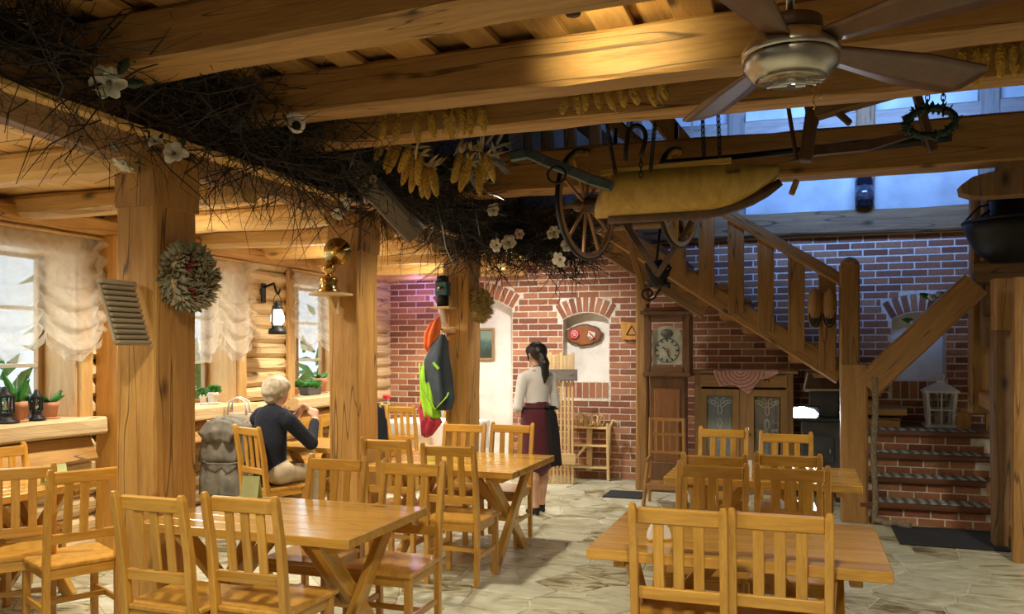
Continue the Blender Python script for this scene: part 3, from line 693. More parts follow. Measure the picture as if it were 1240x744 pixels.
for i, (x, y, a, lab) in enumerate(CH):
    o = chair0 if i == 0 else copy_tree(chair0); a = math.radians(a)
    o.location = (x - .25 * math.sin(a), y + .25 * math.cos(a), 0); o.rotation_euler = (0, 0, a); o['label'] = lab

def make_table(name, label, x0, x1, y0, y1, rot=0, n=6, group='pine trestle tables'):
    t = thing(name, label, 'table', ((x0 + x1) / 2, (y0 + y1) / 2, 0), rot, group)
    L, D = (x1 - x0), (y1 - y0)
    if rot: L, D = D, L
    for k in range(n):
        yk = -D / 2 + (k + .5) * D / n; bar('top_plank', (-L / 2, yk, .717), (L / 2, yk, .717), D / n - .0015, .046, W_TABLE, t, .003)
    for s in (-1, 1):
        xe = s * (L / 2 - .20)
        for q in (-1, 1): bar('cross_leg', (xe + q * .024, -q * D * .40, .0), (xe + q * .024, q * D * .38, .694), .046, .085, W_TABLE, t, .005, up=(0, 0, 1))
        bar('top_batten', (xe + s * .07, -D * .42, .672), (xe + s * .07, D * .42, .672), .05, .044, W_TABLE, t, .004)
        bar('brace', (xe - s * .05, 0, .335), (xe - s * .36, 0, .69), .05, .07, W_TABLE, t, .004)
    bar('stretcher', (-L / 2 + .16, 0, .33), (L / 2 - .16, 0, .33), .04, .08, W_TABLE, t, .004)
    return t
make_table('trestle_table', 'pine trestle table in the front right with a napkin holder', -.88, .34, 3.52, 4.42)
make_table('trestle_table', 'pine trestle table in the rear right before the cabinet', -.88, .37, 5.68, 6.52)
make_table('trestle_table', 'glossy pine trestle table beside the thick near column', -3.13, -1.93, 3.32, 4.16)
make_table('trestle_table', 'pine trestle table in the middle beside the standing person', -3.08, -1.90, 5.50, 6.55)
make_table('trestle_table', 'pine table by the near window at the left edge', -5.08, -4.40, 3.15, 4.35, PI / 2)
make_table('trestle_table', 'pine table where the person in navy sits', -4.5, -3.52, 6.36, 7.12)
make_table('trestle_table', 'table under a white cloth at the brick wall', -4.75, -3.66, 9.0, 9.6)
# ================================================================== hanging and overhead things
def tubeobj(name, pts, r, m, parent=None, n=8, **kw): return MB().tube(pts, r, n).build(name, m, parent, **kw)
def T(p, rz=0, rx=0, ry=0): return Matrix.Translation(p) @ Matrix.Rotation(rz, 4, 'Z') @ Matrix.Rotation(ry, 4, 'Y') @ Matrix.Rotation(rx, 4, 'X')
# ---- ceiling fan
fp = at(957, 74, z=2.62)
fan = thing('ceiling_fan', 'ceiling fan with dark wooden blades and brushed nickel motor', 'fan', tuple(fp))
MB().lathe([(.0, -.062), (.10, -.06), (.118, -.05), (.142, -.025), (.147, .0), (.147, .006)], 32).build('lamp_bowl', STEEL, fan)
MB().lathe([(.139, .006), (.139, .012)], 32).build('shadow_groove', IRON, fan)
MB().lathe([(.148, .012), (.148, .03), (.125, .068), (.085, .085), (.0, .087)], 32).build('motor_housing', STEEL, fan)
MB().lathe([(.10, .087), (.095, .125), (.05, .14), (0, .14)], 24).build('motor_cap', W_DARK, fan)
MB().lathe([(0, -.066), (.085, -.066), (.108, -.061)], 32).build('lamp_lens', glass('lens_glass', (.85, .88, .8), .35), fan)
mb = MB(); mb.box((-.03, 0, -.072), (.04, .016, .012)); mb.box((.03, .015, -.072), (.03, .02, .012)); mb.tube([(-.07, .02, -.072), (0, -.03, -.074), (.07, .02, -.072)], .004); mb.build('lamp_fitting', WPOT, fan)
MB().lathe([(.013, .13), (.013, 3.15 - fp.z)], 10).build('down_rod', STEEL, fan)
for deg in (24, 97, 236, 309):
    a = math.radians(deg) + YAW
    def bl(u, v):
        r = .13 + .70 * u; wd = (.075 + .10 * min(1, u * 1.8)) * (1 if u < .93 else 1 - ((u - .93) / .07) ** 2 * .45)
        return (r, (v - .5) * wd, .05 + -(v - .5) * wd * .24)
    o = MB().grid(bl, 16, 4, 0, .008).build('blade', W_FAN, fan, M=Matrix.Rotation(a, 4, 'Z') @ Matrix.Rotation(PI / 2, 4, 'Y') @ Matrix.Rotation(-PI / 2, 4, 'Y'))
    MB().box((.15, 0, .062), (.12, .04, .012)).build('blade_iron', STEEL, o)
for k, (dx, n) in enumerate(((.075, 9), (.095, 6))):
    tubeobj('pull_chain', [(dx * math.cos(YAW) + .004 * math.sin(i * 2), dx * math.sin(YAW) + .06, -.04 - .012 * i) for i in range(n)], .0025, BRASS, fan, 5)

# ---- ceiling camera
cp = at(359, 150, Y=4.05); cc = thing('security_camera', 'white dome security camera under the second beam', 'camera', tuple(cp))
MB().lathe([(.055, .055), (.055, .03), (.035, .02), (0, .02)], 20).build('mount', WPOT, cc)
MB().lathe([(0, -.055), (.03, -.045), (.047, -.02), (.05, .005), (.04, .03), (0, .035)], 20).build('ball', WPOT, cc)
d = (Vector((0, 0, EYE)) - cp).normalized(); MB().lathe([(.024, 0), (.026, .008), (.018, .012), (0, .009)], 16, 0, Matrix.Translation(d * .043 + Vector((0, 0, -.01))) @ d.to_track_quat('Z', 'Y').to_matrix().to_4x4()).build('lens', IRON, cc)

# ---- dried corn
def cob_geo(mb, p, d, L, r, m=0):
    q = Vector(d).normalized().to_track_quat('Z', 'Y').to_matrix().to_4x4()
    mb.lathe([(.3 * r, 0), (.85 * r, .08 * L), (r, .3 * L), (.9 * r, .65 * L), (.55 * r, .9 * L), (.0, L)], 8, m, Matrix.Translation(p) @ q)
def husk_geo(mb, p, d, L, wd, rr, m=0):
    d = Vector(d).normalized(); s = d.cross(Vector((0, -1, .2))).normalized(); c = Vector((rr.uniform(-1, 1), rr.uniform(-1, 1), rr.uniform(-1, .3))) * .35
    def f(u, v):
        q = Vector(p) + d * (L * u) + c * (L * u * u); return q + s * ((v - .5) * wd * math.sin(PI * min(1, .15 + u * .85))) + Vector((0, -.3 * wd * abs(v - .5), 0))
    mb.grid(f, 5, 2, m, .001)
rc = random.Random(21)
def corn_row(pix, Yd, lab, grp, dl=.16):
    for k_, (x, y, dx) in enumerate(sorted(pix)):
        p = at(x, y, Y=Yd); t = thing('corn_cob', ('first', 'second', 'third', 'fourth', 'fifth', 'sixth', 'seventh', 'eighth', 'ninth')[k_] + ' from left, ' + lab, 'corn', tuple(p), 0, grp); d = (dx, rc.uniform(-.1, .1), -1)
        mb = MB(); cob_geo(mb, (0, 0, 0), d, dl * rc.uniform(.95, 1.2), .026); mb.build('cob', CORN, t)
        mb = MB()
        for _ in range(3): husk_geo(mb, (0, 0, .0), (dx + rc.uniform(-.25, .25), rc.uniform(-.4, .2), -1), dl * rc.uniform(.5, .95), .022, rc)
        husk_geo(mb, (0, 0, -.01), (0, 0, 1), .05, .02, rc); mb.build('husk', HUSK, t)
corn_row([(505, 139, .03), (521, 136, .15), (548, 133, -.05), (540, 134, .1), (560, 131, .05), (570, 129, .02), (583, 127, .1), (466, 144, -.25), (482, 142, -.1)], 4.5, 'dried corn cob in the row under the beams near the garland', 'corn cobs under the beams by the garland')
corn_row([(686, 112, -.2), (699, 111, .1), (709, 110, 0), (722, 108, .2), (735, 106, .3), (750, 104, .25), (765, 102, .3), (785, 100, .3), (800, 97, .3)], 4.5, 'dried corn cob in the row under the spotlit beam', 'corn cobs under the spotlit beam', .12)
corn_row([(1168, 58, -.2), (1182, 57, .05), (1198, 55, -.3), (1212, 54, .0), (1226, 52, .1), (1238, 51, .15)], 4.48, 'dried corn cob hanging at the right end of the beams', 'corn cobs at the right end of the beams', .17)
def corn_bunch(spots, Yd, lab):
    p0 = at(*spots[0][:2], Y=Yd); t = thing('corn_bunch', lab, 'corn', tuple(p0), 0, 'bunches of dried corn')
    for (x, y, dx, L) in spots:
        p = at(x, y, Y=Yd) - p0 + Vector((0, rc.uniform(-.06, .06), 0)); mb = MB(); cob_geo(mb, p, (dx, rc.uniform(-.2, .1), -1), L * 1.1, .03); mb.build('cob', CORN, t)
        mb = MB()
        for _ in range(4): husk_geo(mb, p, (rc.uniform(-.3, 1), rc.uniform(-.6, .2), rc.uniform(-.2, 1)), rc.uniform(.06, .14), .024, rc)
        mb.build('husk', HUSK, t)
corn_bunch([(462, 150, -.4, .16), (470, 160, -.5, .2), (478, 168, -.5, .2), (486, 176, -.4, .2), (494, 185, -.3, .2), (502, 195, -.15, .2), (510, 200, 0, .2), (518, 204, .1, .2), (526, 205, .25, .19), (500, 180, -.4, .17), (512, 190, -.1, .18), (478, 152, -.3, .16)], 5.0, 'long bunch of dried corn cobs tied over the twig garland')
corn_bunch([(562, 188, -.3, .2), (572, 184, -.1, .22), (583, 184, .1, .2), (592, 190, .3, .18), (568, 198, -.2, .2), (580, 200, .05, .2), (556, 194, -.4, .15)], 5.4, 'shorter bunch of dried corn with pale husks below the third beam')
husks = thing('corn_husks', 'pale bundle of dry corn husks behind the shorter corn bunch', 'husks', tuple(at(590, 185, Y=5.7)))
mb = MB()
for _ in range(46): husk_geo(mb, (rc.uniform(-.17, .12), rc.uniform(-.08, .08), rc.uniform(-.18, .10)), (rc.uniform(-1, 1), -.3, rc.uniform(-1, 1)), rc.uniform(.08, .18), .03, rc)
mb.build('husk', mat('grey_husk', (.45, .47, .46), .8, 0, .2, 9), husks)

# ---- twig garland over the columns
rt = random.Random(33); mb = MB(); mb2 = MB()
def twig(mb, p, d, L, r, curl):
    p = Vector(p); d = Vector(d).normalized(); pts = [p]
    for i in range(3):
        d = (d + Vector((rt.gauss(0, curl), rt.gauss(0, curl), rt.gauss(0, curl)))).normalized(); p = p + d * (L / 3); pts.append(p)
    mb.tube(pts, [r, r * .8, r * .6, r * .3], 3, 0, smooth=False)
    return pts
for k in range(6500):
    y = 2.2 + 6.2 * rt.random() ** .85; dens = min(1, max(.45, (y - 2.0) / 2.4))
    if rt.random() > dens: continue
    sp_ = .10 + .14 * dens
    p = (-3.20 + rt.gauss(0, sp_ * .8) + .1 * dens, y, max(2.70, 2.86 + .10 * dens + rt.gauss(0, sp_ * .75)))
    d = (rt.gauss(.1, .5), rt.gauss(-.3, 1), rt.gauss(.05, .35)); twig(mb, p, d, rt.uniform(.25, .7), rt.uniform(.002, .0065), .35)
for k in range(1500):      # the garland turns right along the gallery
    x = -3.3 + 1.4 * rt.random(); p = (x, 7.75 + rt.gauss(0, .12), 2.80 + rt.gauss(0, .13) - .12 * (x + 3.3)); twig(mb, p, (rt.gauss(0, 1), rt.gauss(0, .5), rt.gauss(-.1, .45)), rt.uniform(.2, .5), rt.uniform(.003, .007), .35)
for k in range(70):
    x = -3.3 + 1.4 * rt.random(); twig(mb, (x, 7.7 + rt.gauss(0, .1), 2.6), (rt.gauss(0, .3), rt.gauss(0, .2), -1), rt.uniform(.15, .4), .003, .25)
for k in range(230):       # hanging strands
    y = rt.uniform(2.3, 8.4); x = -3.15 + rt.gauss(0, .18)
    pts = twig(mb2, (x, y, 2.72), (rt.gauss(0, .25), rt.gauss(0, .3), -1), rt.uniform(.12, .36), .0022, .25)
    for _ in range(3): twig(mb2, pts[rt.randint(1, 3)], (rt.gauss(0, 1), rt.gauss(0, 1), -.6), .06, .0016, .3)
gar = thing('twig_garland', 'dark brushwood garland laid along the log over the columns', 'garland', (-3.2, 5.0, 2.8))
mb.build('dark_twigs', TWIG, gar, M=Matrix.Translation((3.2, -5.0, -2.8)), kind='stuff'); mb2.build('fine_twigs', TWIGB, gar, M=Matrix.Translation((3.2, -5.0, -2.8)), kind='stuff')
# ---- magnolia flowers
def flower(name, px_, py_, Yd, dia, nface, m, lab, open_=1.0, leaves=1):
    p = at(px_, py_, Y=Yd); t = thing(name, lab, 'flower', tuple(p), 0, 'white blossoms in the garland')
    n = Vector(nface).normalized(); q = n.to_track_quat('Z', 'Y').to_matrix().to_4x4(); rr = random.Random(px_)
    for k in range(6):
        a = 2 * PI * k / 6 + rr.uniform(-.2, .2); L = dia / 2 * rr.uniform(.85, 1.1); up = rr.uniform(.15, .5) / open_ + (.15 if k % 2 else 0)
        def pf(u, v):
            wd = L * .75 * math.sin(PI * min(1, .12 + .80 * u)) ** .7; y = (v - .5) * wd; r = L * u
            return (r * math.cos(up), y, r * math.sin(up) + (y * y) * 3 / max(L, .02) * .6 - .15 * L * u * u * u)
        MB().grid(pf, 6, 4, 0, .0015).build('petal', m, t, M=q @ Matrix.Rotation(a, 4, 'Z'))
    MB().lathe([(.0, .035 * dia * 3), (.06 * dia, .02), (.07 * dia, 0)], 8, 0, q).build('flower_centre', mat_CEN, t)
    for k in range(leaves):
        a = rr.uniform(0, 6.28); L = dia * .55
        def lf(u, v): y = (v - .5) * L * .5 * math.sin(PI * min(1, .05 + .95 * u)); return (dia * .3 + L * u, y, -.01 - abs(y) * .3 - .1 * L * u * u)
        MB().grid(lf, 6, 2, 0, .0012).build('leaf', LEAFD, t, M=q @ Matrix.Rotation(a, 4, 'Z'))
mat_CEN = mat('flower_centre', (.20, .16, .10), .8)
FL = [(133, 101, 2.95, .17, (.5, -1, -.25), PETAL, 'large open white magnolia highest in the garland', 1.6, 2), (151, 195, 3.2, .14, (-.3, -.5, -.9), PETAL, 'white magnolia above the left corner of the near column', 1.0, 2),
      (211, 187, 3.2, .13, (.6, -.8, .2), PETAL, 'white magnolia above the right corner of the near column', .9, 1), (189, 173, 3.2, .08, (.2, -1, .4), PETAL, 'small white bud between the two magnolias over the near column', .6, 1),
      (424, 243, 5.3, .16, (-.6, -.8, -.3), PETAL, 'drooping white magnolia left over the second column', .7, 2), (447, 236, 5.3, .14, (.5, -.9, .1), PETALP, 'pinkish magnolia right over the second column', 1.0, 1), (411, 258, 5.3, .12, (0, -1, -.6), PETAL, 'lowest white magnolia over the second column', .7, 0),
      (430, 200, 5.1, .09, (.8, -.6, .3), PETAL, 'cream bud in the garland above the second column', .5, 1), (453, 218, 5.1, .08, (.2, -1, .3), PETAL, 'greenish bud in the garland right above the second column', .5, 2),
      (598, 255, 6.7, .14, (.1, -1, 0), PETAL, 'white blossom in the garland highest over the third column', .8, 2), (602, 297, 7.25, .15, (-.2, -1, -.2), PETAL, 'white blossom low in the garland, left of three', .9, 1), (616, 294, 7.25, .17, (.3, -1, .1), PETAL, 'white blossom low in the garland, middle of three', 1.0, 0),
      (629, 284, 7.25, .12, (.2, -1, .2), PETALP, 'pink blossom low in the garland, right of three', .9, 0), (671, 282, 7.3, .15, (0, -1, .1), PETAL, 'white blossom by the left cart wheel, upper', 1.2, 1), (686, 298, 7.3, .12, (.3, -1, 0), PETAL, 'white blossom by the left cart wheel, middle', 1.0, 1), (679, 314, 7.3, .17, (-.3, -1, -.4), PETAL, 'white blossom by the left cart wheel, lowest', .9, 1)]
for (a, b, c_, d_, e_, f_, g_, h_, i_) in FL: flower('magnolia', a, b, c_, d_, e_, f_, g_, h_, i_)

# ---- hanging trough, wheels, chains
def chain(name, p, q, lab, grp=None, parent=None, cat='chain'):
    p, q = Vector(p), Vector(q); n = max(4, int((q - p).length / .034)); mb = MB()
    for i in range(n):
        c_ = p.lerp(q, (i + .5) / n); pts = []
        for k in range(10):
            a = 2 * PI * k / 10; r = Vector((.011 * math.cos(a), 0, .023 * math.sin(a))) if i % 2 else Vector((0, .011 * math.cos(a), .023 * math.sin(a))); pts.append(c_ + r)
        mb.tube(pts, .0035, 4, 0, True)
    return mb.build(name, IRON, parent, label=lab, cat=None if parent else cat, group=grp)
TY = 6.15
tp = at(830, 240, Y=TY); tr = thing('wooden_trough', 'yellowish carved wooden trough hanging from chains with a dark keel', 'trough', tuple(tp))
L0, L1 = at(722, 240, Y=TY).x - tp.x, at(942, 240, Y=TY).x - tp.x; zt = at(830, 211, Y=TY).z - tp.z; zb = at(830, 256, Y=TY).z - tp.z
def trough(u, v):
    x = L0 + (L1 - L0) * u; e = max(0, (u - .62) / .38); wd = .20 * (1 - e ** 2.2 * .95) * (1 if u > .06 else .7 + 5 * u); up = e ** 2 * .22; a = PI * v
    s = math.sin(a) ** .6; x += .13 * (1 - s) * (1 - u) ** 5; return (x, -wd * math.cos(a), zt + .01 * u + (zb - zt + up) * s)
MB().grid(trough, 24, 14, 0, .018).build('trough_body', W_TROUGH, tr)
bar('trough_rim', (L0 + .08, -.20, zt + .01), (L1 - .30, -.20, zt + .03), .03, .045, W_TROUGH, tr); bar('trough_rim', (L0 + .08, .20, zt + .01), (L1 - .30, .20, zt + .03), .03, .045, W_TROUGH, tr)
pts = [(L0 + .1 + (L1 - L0 - .08) * i / 12, 0, zb - .02 + max(0, (i - 6) / 6) ** 2.2 * .19) for i in range(13)]
MB().tube(pts, [.05] * 11 + [.045, .03], 8, 0, flat=.9).build('keel', W_DARK, tr)
for xx in (-.32, -.05, .22): bar('cross_slot', (L0 + .75 + xx, -.205, zt - .05), (L0 + .84 + xx, -.205, zt - .05), .02, .02, W_DARK, tr, .002)
for x_ in (849, 868): chain('hanging_chain', at(x_, 95, Y=5.05), at(x_ + 4, 203, Y=TY), 'black iron chain holding the trough, %s one' % ('left' if x_ == 849 else 'right'), 'chains of the trough')
hook = [at(760 + 11 - 11 * math.cos(a), 166 - 14 * math.sin(a), Y=5.6) for a in [PI * i / 10 for i in range(11)]]
hook = [at(757, 195, Y=5.6), at(758, 180, Y=5.6)] + hook + [at(779, 180, Y=5.6), at(776, 190, Y=5.6)]
ih = thing('iron_hook', 'black arched iron hook hanging above the trough', 'hook', tuple(hook[5])); mb = MB(); mb.tube([Vector(p) - hook[5] for p in hook], .016, 8); mb.build('arch', IRON, ih)
MB().tube([(0, 0, 0), (0, 0, .16)], .012, 6).build('hook_rod', IRON, ih); chain('hook_chain', Vector(hook[-1]) - hook[5], at(776, 215, Y=5.6) - hook[5], None, parent=ih)
for (xa, ya, xb, yb, lab) in ((735, 150, 745, 208, 'thin black chain at the left end of the trough'), (793, 150, 788, 205, 'thin black chain over the middle of the trough')): chain('hanging_chain', at(xa, ya, Y=5.2), at(xb, yb, Y=5.95), lab)
# blue-grey iron arm with hoop
ia = thing('iron_linkage', 'blue-grey iron arm sloping down to the left end of the trough', 'arm', tuple(at(680, 205, Y=5.8))); o0 = at(680, 205, Y=5.8)
pp = [at(618, 190, Y=5.8), at(640, 186, Y=5.8), at(660, 195, Y=5.8), at(690, 207, Y=5.8), at(715, 218, Y=5.8), at(742, 226, Y=5.8)]
for k in range(len(pp) - 1): bar('arm_segment', pp[k] - o0, pp[k + 1] - o0, .05, .075, IRONB, ia, .01)
hp = [at(674 + 11 * math.cos(a), 212 + 10 * math.sin(a), Y=5.75) - o0 for a in [2 * PI * i / 12 for i in range(12)]]; MB().tube(hp, .009, 6, 0, True).build('hoop', IRON, ia)
def wheel(cx, cy, Yd, r, lab, rim_m, turn):
    p = at(cx, cy, Y=Yd); t = thing('spoked_cartwheel', lab, 'wheel', tuple(p), turn, 'old cart wheels'); n = 28
    MB().tube([(0, r * math.cos(2 * PI * i / n), r * math.sin(2 * PI * i / n)) for i in range(n)], .027, 6, 0, True).build('rim', rim_m, t)
    MB().tube([(0, (r + .025) * math.cos(2 * PI * i / n), (r + .025) * math.sin(2 * PI * i / n)) for i in range(n)], .012, 5, 0, True, flat=1.8).build('tyre', IRON, t)
    MB().lathe([(.03, -.12), (.05, -.1), (.065, -.03), (.065, .03), (.05, .1), (.03, .12)], 14, 0, Matrix.Rotation(PI / 2, 4, 'Y')).build('hub', W_DARK, t)
    for k in range(10):
        a = 2 * PI * k / 10 + .2; bar('spoke', (0, .05 * math.cos(a), .05 * math.sin(a)), (0, r * math.cos(a), r * math.sin(a)), .028, .022, rim_m, t, .004, up=(1, 0, 0))
    return t
wheel(710, 248, 6.75, .43, 'larger spoked cart wheel left of the hanging trough', W_STAIR, -.28); wheel(821, 240, 6.75, .37, 'smaller yellow spoked wheel behind the hanging trough', W_TROUGH, -.25)
ax0, ax1 = at(700, 250, Y=6.75), at(838, 240, Y=6.75)
axl = thing('cart_axle', 'dark timber cart axle between the two hanging wheels', 'axle', tuple(ax0)); bar('beam', (.12, 0, .02), ax1 - ax0 + Vector((-.1, 0, 0)), .1, .12, W_DARK, axl)
for xx in (.35, .75): bar('strut', (xx, 0, 0), (xx + .1, .1, -.3), .05, .05, W_DARK, axl)
bar('strut', at(752, 262, Y=6.8) - ax0, at(795, 330, Y=6.8) - ax0, .05, .05, W_DARK, axl); bar('strut', at(838, 268, Y=6.8) - ax0, at(795, 335, Y=6.8) - ax0, .04, .04, W_DARK, axl)
for k in range(2): bar('hanger', (.30 + .5 * k, 0, .05), (.30 + .5 * k, .1, .65), .03, .03, IRON, axl)
# pole hanging under the gallery left of the post
bar('wooden_pole', at(763, 295, Y=9.05), at(784, 368, Y=9.05), .07, .06, W_STAIR, None, label='short slanting wooden pole above the tall clock', cat='pole')
scr = [at(785 + 10 * math.cos(a) * (1 - a / 12), 356 + 9 * math.sin(a) * (1 - a / 12), Y=8.95) for a in [i * .5 for i in range(16)]] ; 
tubeobj('iron_scroll', [at(800, 350, Y=8.95)] + scr, .012, IRON, label='black iron scroll bracket above the tall clock', cat='bracket')
# ---- plough-like frame hanging behind the fan
pf = thing('wooden_yoke', 'dark wooden yoke frame with legs hanging behind the ceiling fan', 'yoke', tuple(at(1000, 180, Y=6.0))); o0 = at(1000, 180, Y=6.0)
for (a, b, wd, m) in (((950, 100), (965, 196), .035, W_DARK), ((985, 128), (975, 196), .11, W_DARK), ((1106, 100), (1130, 184), .065, W_DARK), ((985, 137), (1100, 104), .12, W_OLD), ((986, 152), (975, 108), .08, W_DARK), ((965, 218), (958, 236), .05, W_STAIR), ((1005, 128), (1030, 150), .05, W_DARK)):
    bar('yoke_bar', at(*a, Y=6.0) - o0, at(*b, Y=6.0) - o0, wd, wd * .8, m, pf, .008)
pb = [at(x_, y_, Y=6.25) - o0 for x_, y_ in ((800, 197), (880, 191), (960, 183), (1040, 177), (1100, 172), (1152, 166))]; MB().tube(pb, [.02, .02, .024, .045, .035, .03], 8).build('iron_bar', IRON, pf)
MB().prism([(.0, -.04), (.35, -.03), (.62, .04), (.62, .07), (.3, .03), (0, .03)], -.03, .03, 'y', 0, Matrix.Translation(at(985, 182, Y=6.1) - o0)).build('yoke_curve', W_DARK, pf)
# chains and black wreath at the right
for x_ in (1124, 1143): chain('hanging_chain', at(x_, 55, Y=5.05), at(x_ - 1, 140, Y=5.4), 'black chain holding the dark wreath, %s one' % ('left' if x_ == 1124 else 'right'), 'chains of the dark wreath')
wp = at(1127, 148, Y=5.4); bwr = thing('dark_wreath', 'small dark leafy wreath hanging from two chains at upper right', 'wreath', tuple(wp)); mb = MB(); rw = random.Random(3)
mb.tube([(.13 * math.cos(a), .0, .08 * math.sin(a)) for a in [2 * PI * i / 18 for i in range(18)]], .022, 6, 0, True)
for _ in range(140):
    a = rw.uniform(0, 6.28); p = Vector((.13 * math.cos(a), 0, .085 * math.sin(a))); d = Vector((rw.gauss(0, 1), rw.gauss(0, 1), rw.gauss(0, 1))).normalized(); mb.tube([p, p + d * .025, p + d * .045], [.004, .008, .001], 4)
mb.build('foliage', LEAFD, bwr)
hn = thing('leather_harness', 'dark tangled harness hanging above the tall clock', 'harness', tuple(at(797, 332, Y=8.75))); rh = random.Random(6)
drape_later = hn
for k in range(9):
    a = rh.uniform(0, 6.28); MB().tube([(.10 * math.cos(a + t) * (1 + .3 * math.sin(3 * t)), .05 * math.sin(2 * t + a), .13 * math.sin(t) + rh.uniform(-.02, .02)) for t in [2 * PI * i / 16 for i in range(16)]], .014, 6, 0, True).build('strap', IRON, hn)
MB().tube([(-.02, 0, .1), (.0, 0, .3), (.02, .05, .55)], .015, 6).build('cord', IRON, hn); MB().lathe([(.0, -.16), (.08, -.1), (.11, 0), (.07, .1), (0, .13)], 10).build('pad', BLACKC, hn)

# ================================================================== things on the columns
def sprigs(mb, p, d, L, rr):
    d = Vector(d).normalized(); p = Vector(p); s = d.orthogonal().normalized() * L * .16; q = d.cross(s).normalized() * L * .1
    mb.add([p - s * .4, p + s * .4, p + d * L * .55 + s + q, p + d * L * .55 - s + q, p + d * L], [(0, 1, 2, 3), (3, 2, 4)], rr.randint(0, 1))
def wreath(name, c, n, r, tr_, L, mats, lab, sc=1.0, cnt=900):
    t = thing(name, lab, 'wreath', tuple(c)); q = Vector(n).to_track_quat('Z', 'Y').to_matrix().to_4x4(); mb = MB(); rr = random.Random(int(r * 1000))
    MB().tube([q @ Vector((r * math.cos(a), r * math.sin(a) * sc, 0)) for a in [2 * PI * i / 20 for i in range(20)]], tr_ * .75, 8, 0, True).build('straw_ring', W_STICK, t)
    for _ in range(cnt):
        a = rr.uniform(0, 6.28); b = rr.uniform(0, 6.28); o_ = Vector((math.cos(a) * math.cos(b), math.sin(a) * math.cos(b), math.sin(b)))
        p = Vector((r * math.cos(a), r * sc * math.sin(a), 0)) + o_ * tr_ * .6; sprigs(mb, q @ p, q @ (o_ + Vector((-math.sin(a), math.cos(a), 0)) * .6 + Vector((rr.gauss(0, .3), rr.gauss(0, .3), rr.gauss(0, .3)))), L, rr)
    mb.build('dried_leaves', mats, t, kind='stuff'); return t
G1 = mat('dry_herb', (.30, .27, .15), .85, 0, .3, 12); G2 = mat('grey_herb', (.40, .36, .25), .85, 0, .3, 12)
wr = wreath('dried_wreath', at(229, 336, X=-3.12), (1, -.45, 0), .088, .05, .075, [G1, G2], 'grey-green dried wreath on the right face of the near column', 1.25, 1100)
mb = MB(); rr = random.Random(9)
for _ in range(60): a = rr.choice((2.6, -.9, -2.2)) + rr.uniform(-.3, .3); sprigs(mb, (.05, .09 * math.cos(a), .11 * math.sin(a)), (1, rr.gauss(0, .5), rr.gauss(0, .5)), .04, rr)
mb.build('dark_heads', [REDC, W_DARK], wr)
wreath('straw_wreath', at(582, 370, X=-3.12), (1, -.9, 0), .075, .05, .07, [mat('straw_a', (.52, .38, .12), .85, 0, .2), mat('straw_b', (.42, .33, .12), .85, 0, .2)], 'yellow straw wreath on the farthest column', 1.4, 700)
# washboard
wc = at(152, 379, Y=3.385); wb = thing('washboard', 'old wooden ribbed washboard hanging askew on the near column', 'washboard', tuple(wc)); wb.matrix_basis = Matrix(((0, -.945, -.327, wc.x), (1, 0, 0, wc.y), (0, -.327, .945, wc.z), (0, 0, 0, 1))); wb.scale = (1.22, 1, 1)
W_WASH = wood('washboard_wood', (.30, .24, .15), (.46, .39, .27), .75, 1.0, False, 0, .2, .06)
MB().box((0, .012, 0), (.19, .014, .31)).build('back_board', W_WASH, wb, .002)
for k in range(10): bar('rib', (-.092, -.004, .135 - k * .03), (.092, -.004, .135 - k * .03), .022, .021, W_WASH, wb, .007)
bar('end_rail', (-.10, 0, .163), (.10, 0, .163), .034, .026, W_WASH, wb, .006); bar('end_rail', (-.095, 0, -.163), (.095, 0, -.163), .034, .02, W_WASH, wb, .006)
# lamp shelf and oil lamp on the second column
def shelf(c_, wd, dp, lab):
    t = thing('wall_shelf', lab, 'shelf', tuple(c_)); bar('shelf_board', (-wd / 2, -dp / 2, -.012), (wd / 2, -dp / 2, -.012), dp, .02, W_STICK, t, .004)
    MB().prism([(0, -.022), (-dp * .8, -.022), (-dp * .5, -.06), (-.03, -.16), (0, -.17)], -.012, .012, 'x').build('shelf_bracket', W_STICK, t)
sc_ = at(409, 356, Y=5.62); shelf(sc_, .27, .2, 'small bracket shelf under the brass lamp on the second column')
ol = thing('oil_lamp', 'brass oil lamp with round polished reflector on the second column', 'lamp', (sc_.x - .02, sc_.y - .1, sc_.z))
MB().lathe([(.085, 0), (.09, .012), (.07, .03), (.062, .07), (.075, .1), (.06, .12), (.03, .13), (.022, .15), (.05, .17), (.055, .20), (.03, .22), (.024, .24)], 20).build('font', BRASS, ol)
MB().lathe([(.024, .24), (.034, .27), (.024, .33), (.018, .42)], 14).build('chimney', GLASSD, ol)
q = Matrix.Translation((.045, .06, .315)) @ Vector((.35, -1, .05)).to_track_quat('Z', 'Y').to_matrix().to_4x4(); MB().lathe([(0, 0), (.05, .006), (.085, .02), (.1, .022), (.105, .03)], 28, 0, q).build('reflector', BRASS, ol)
tubeobj('reflector_stem', [(.03, .07, .21), (.05, .075, .3)], .006, BRASS, ol)
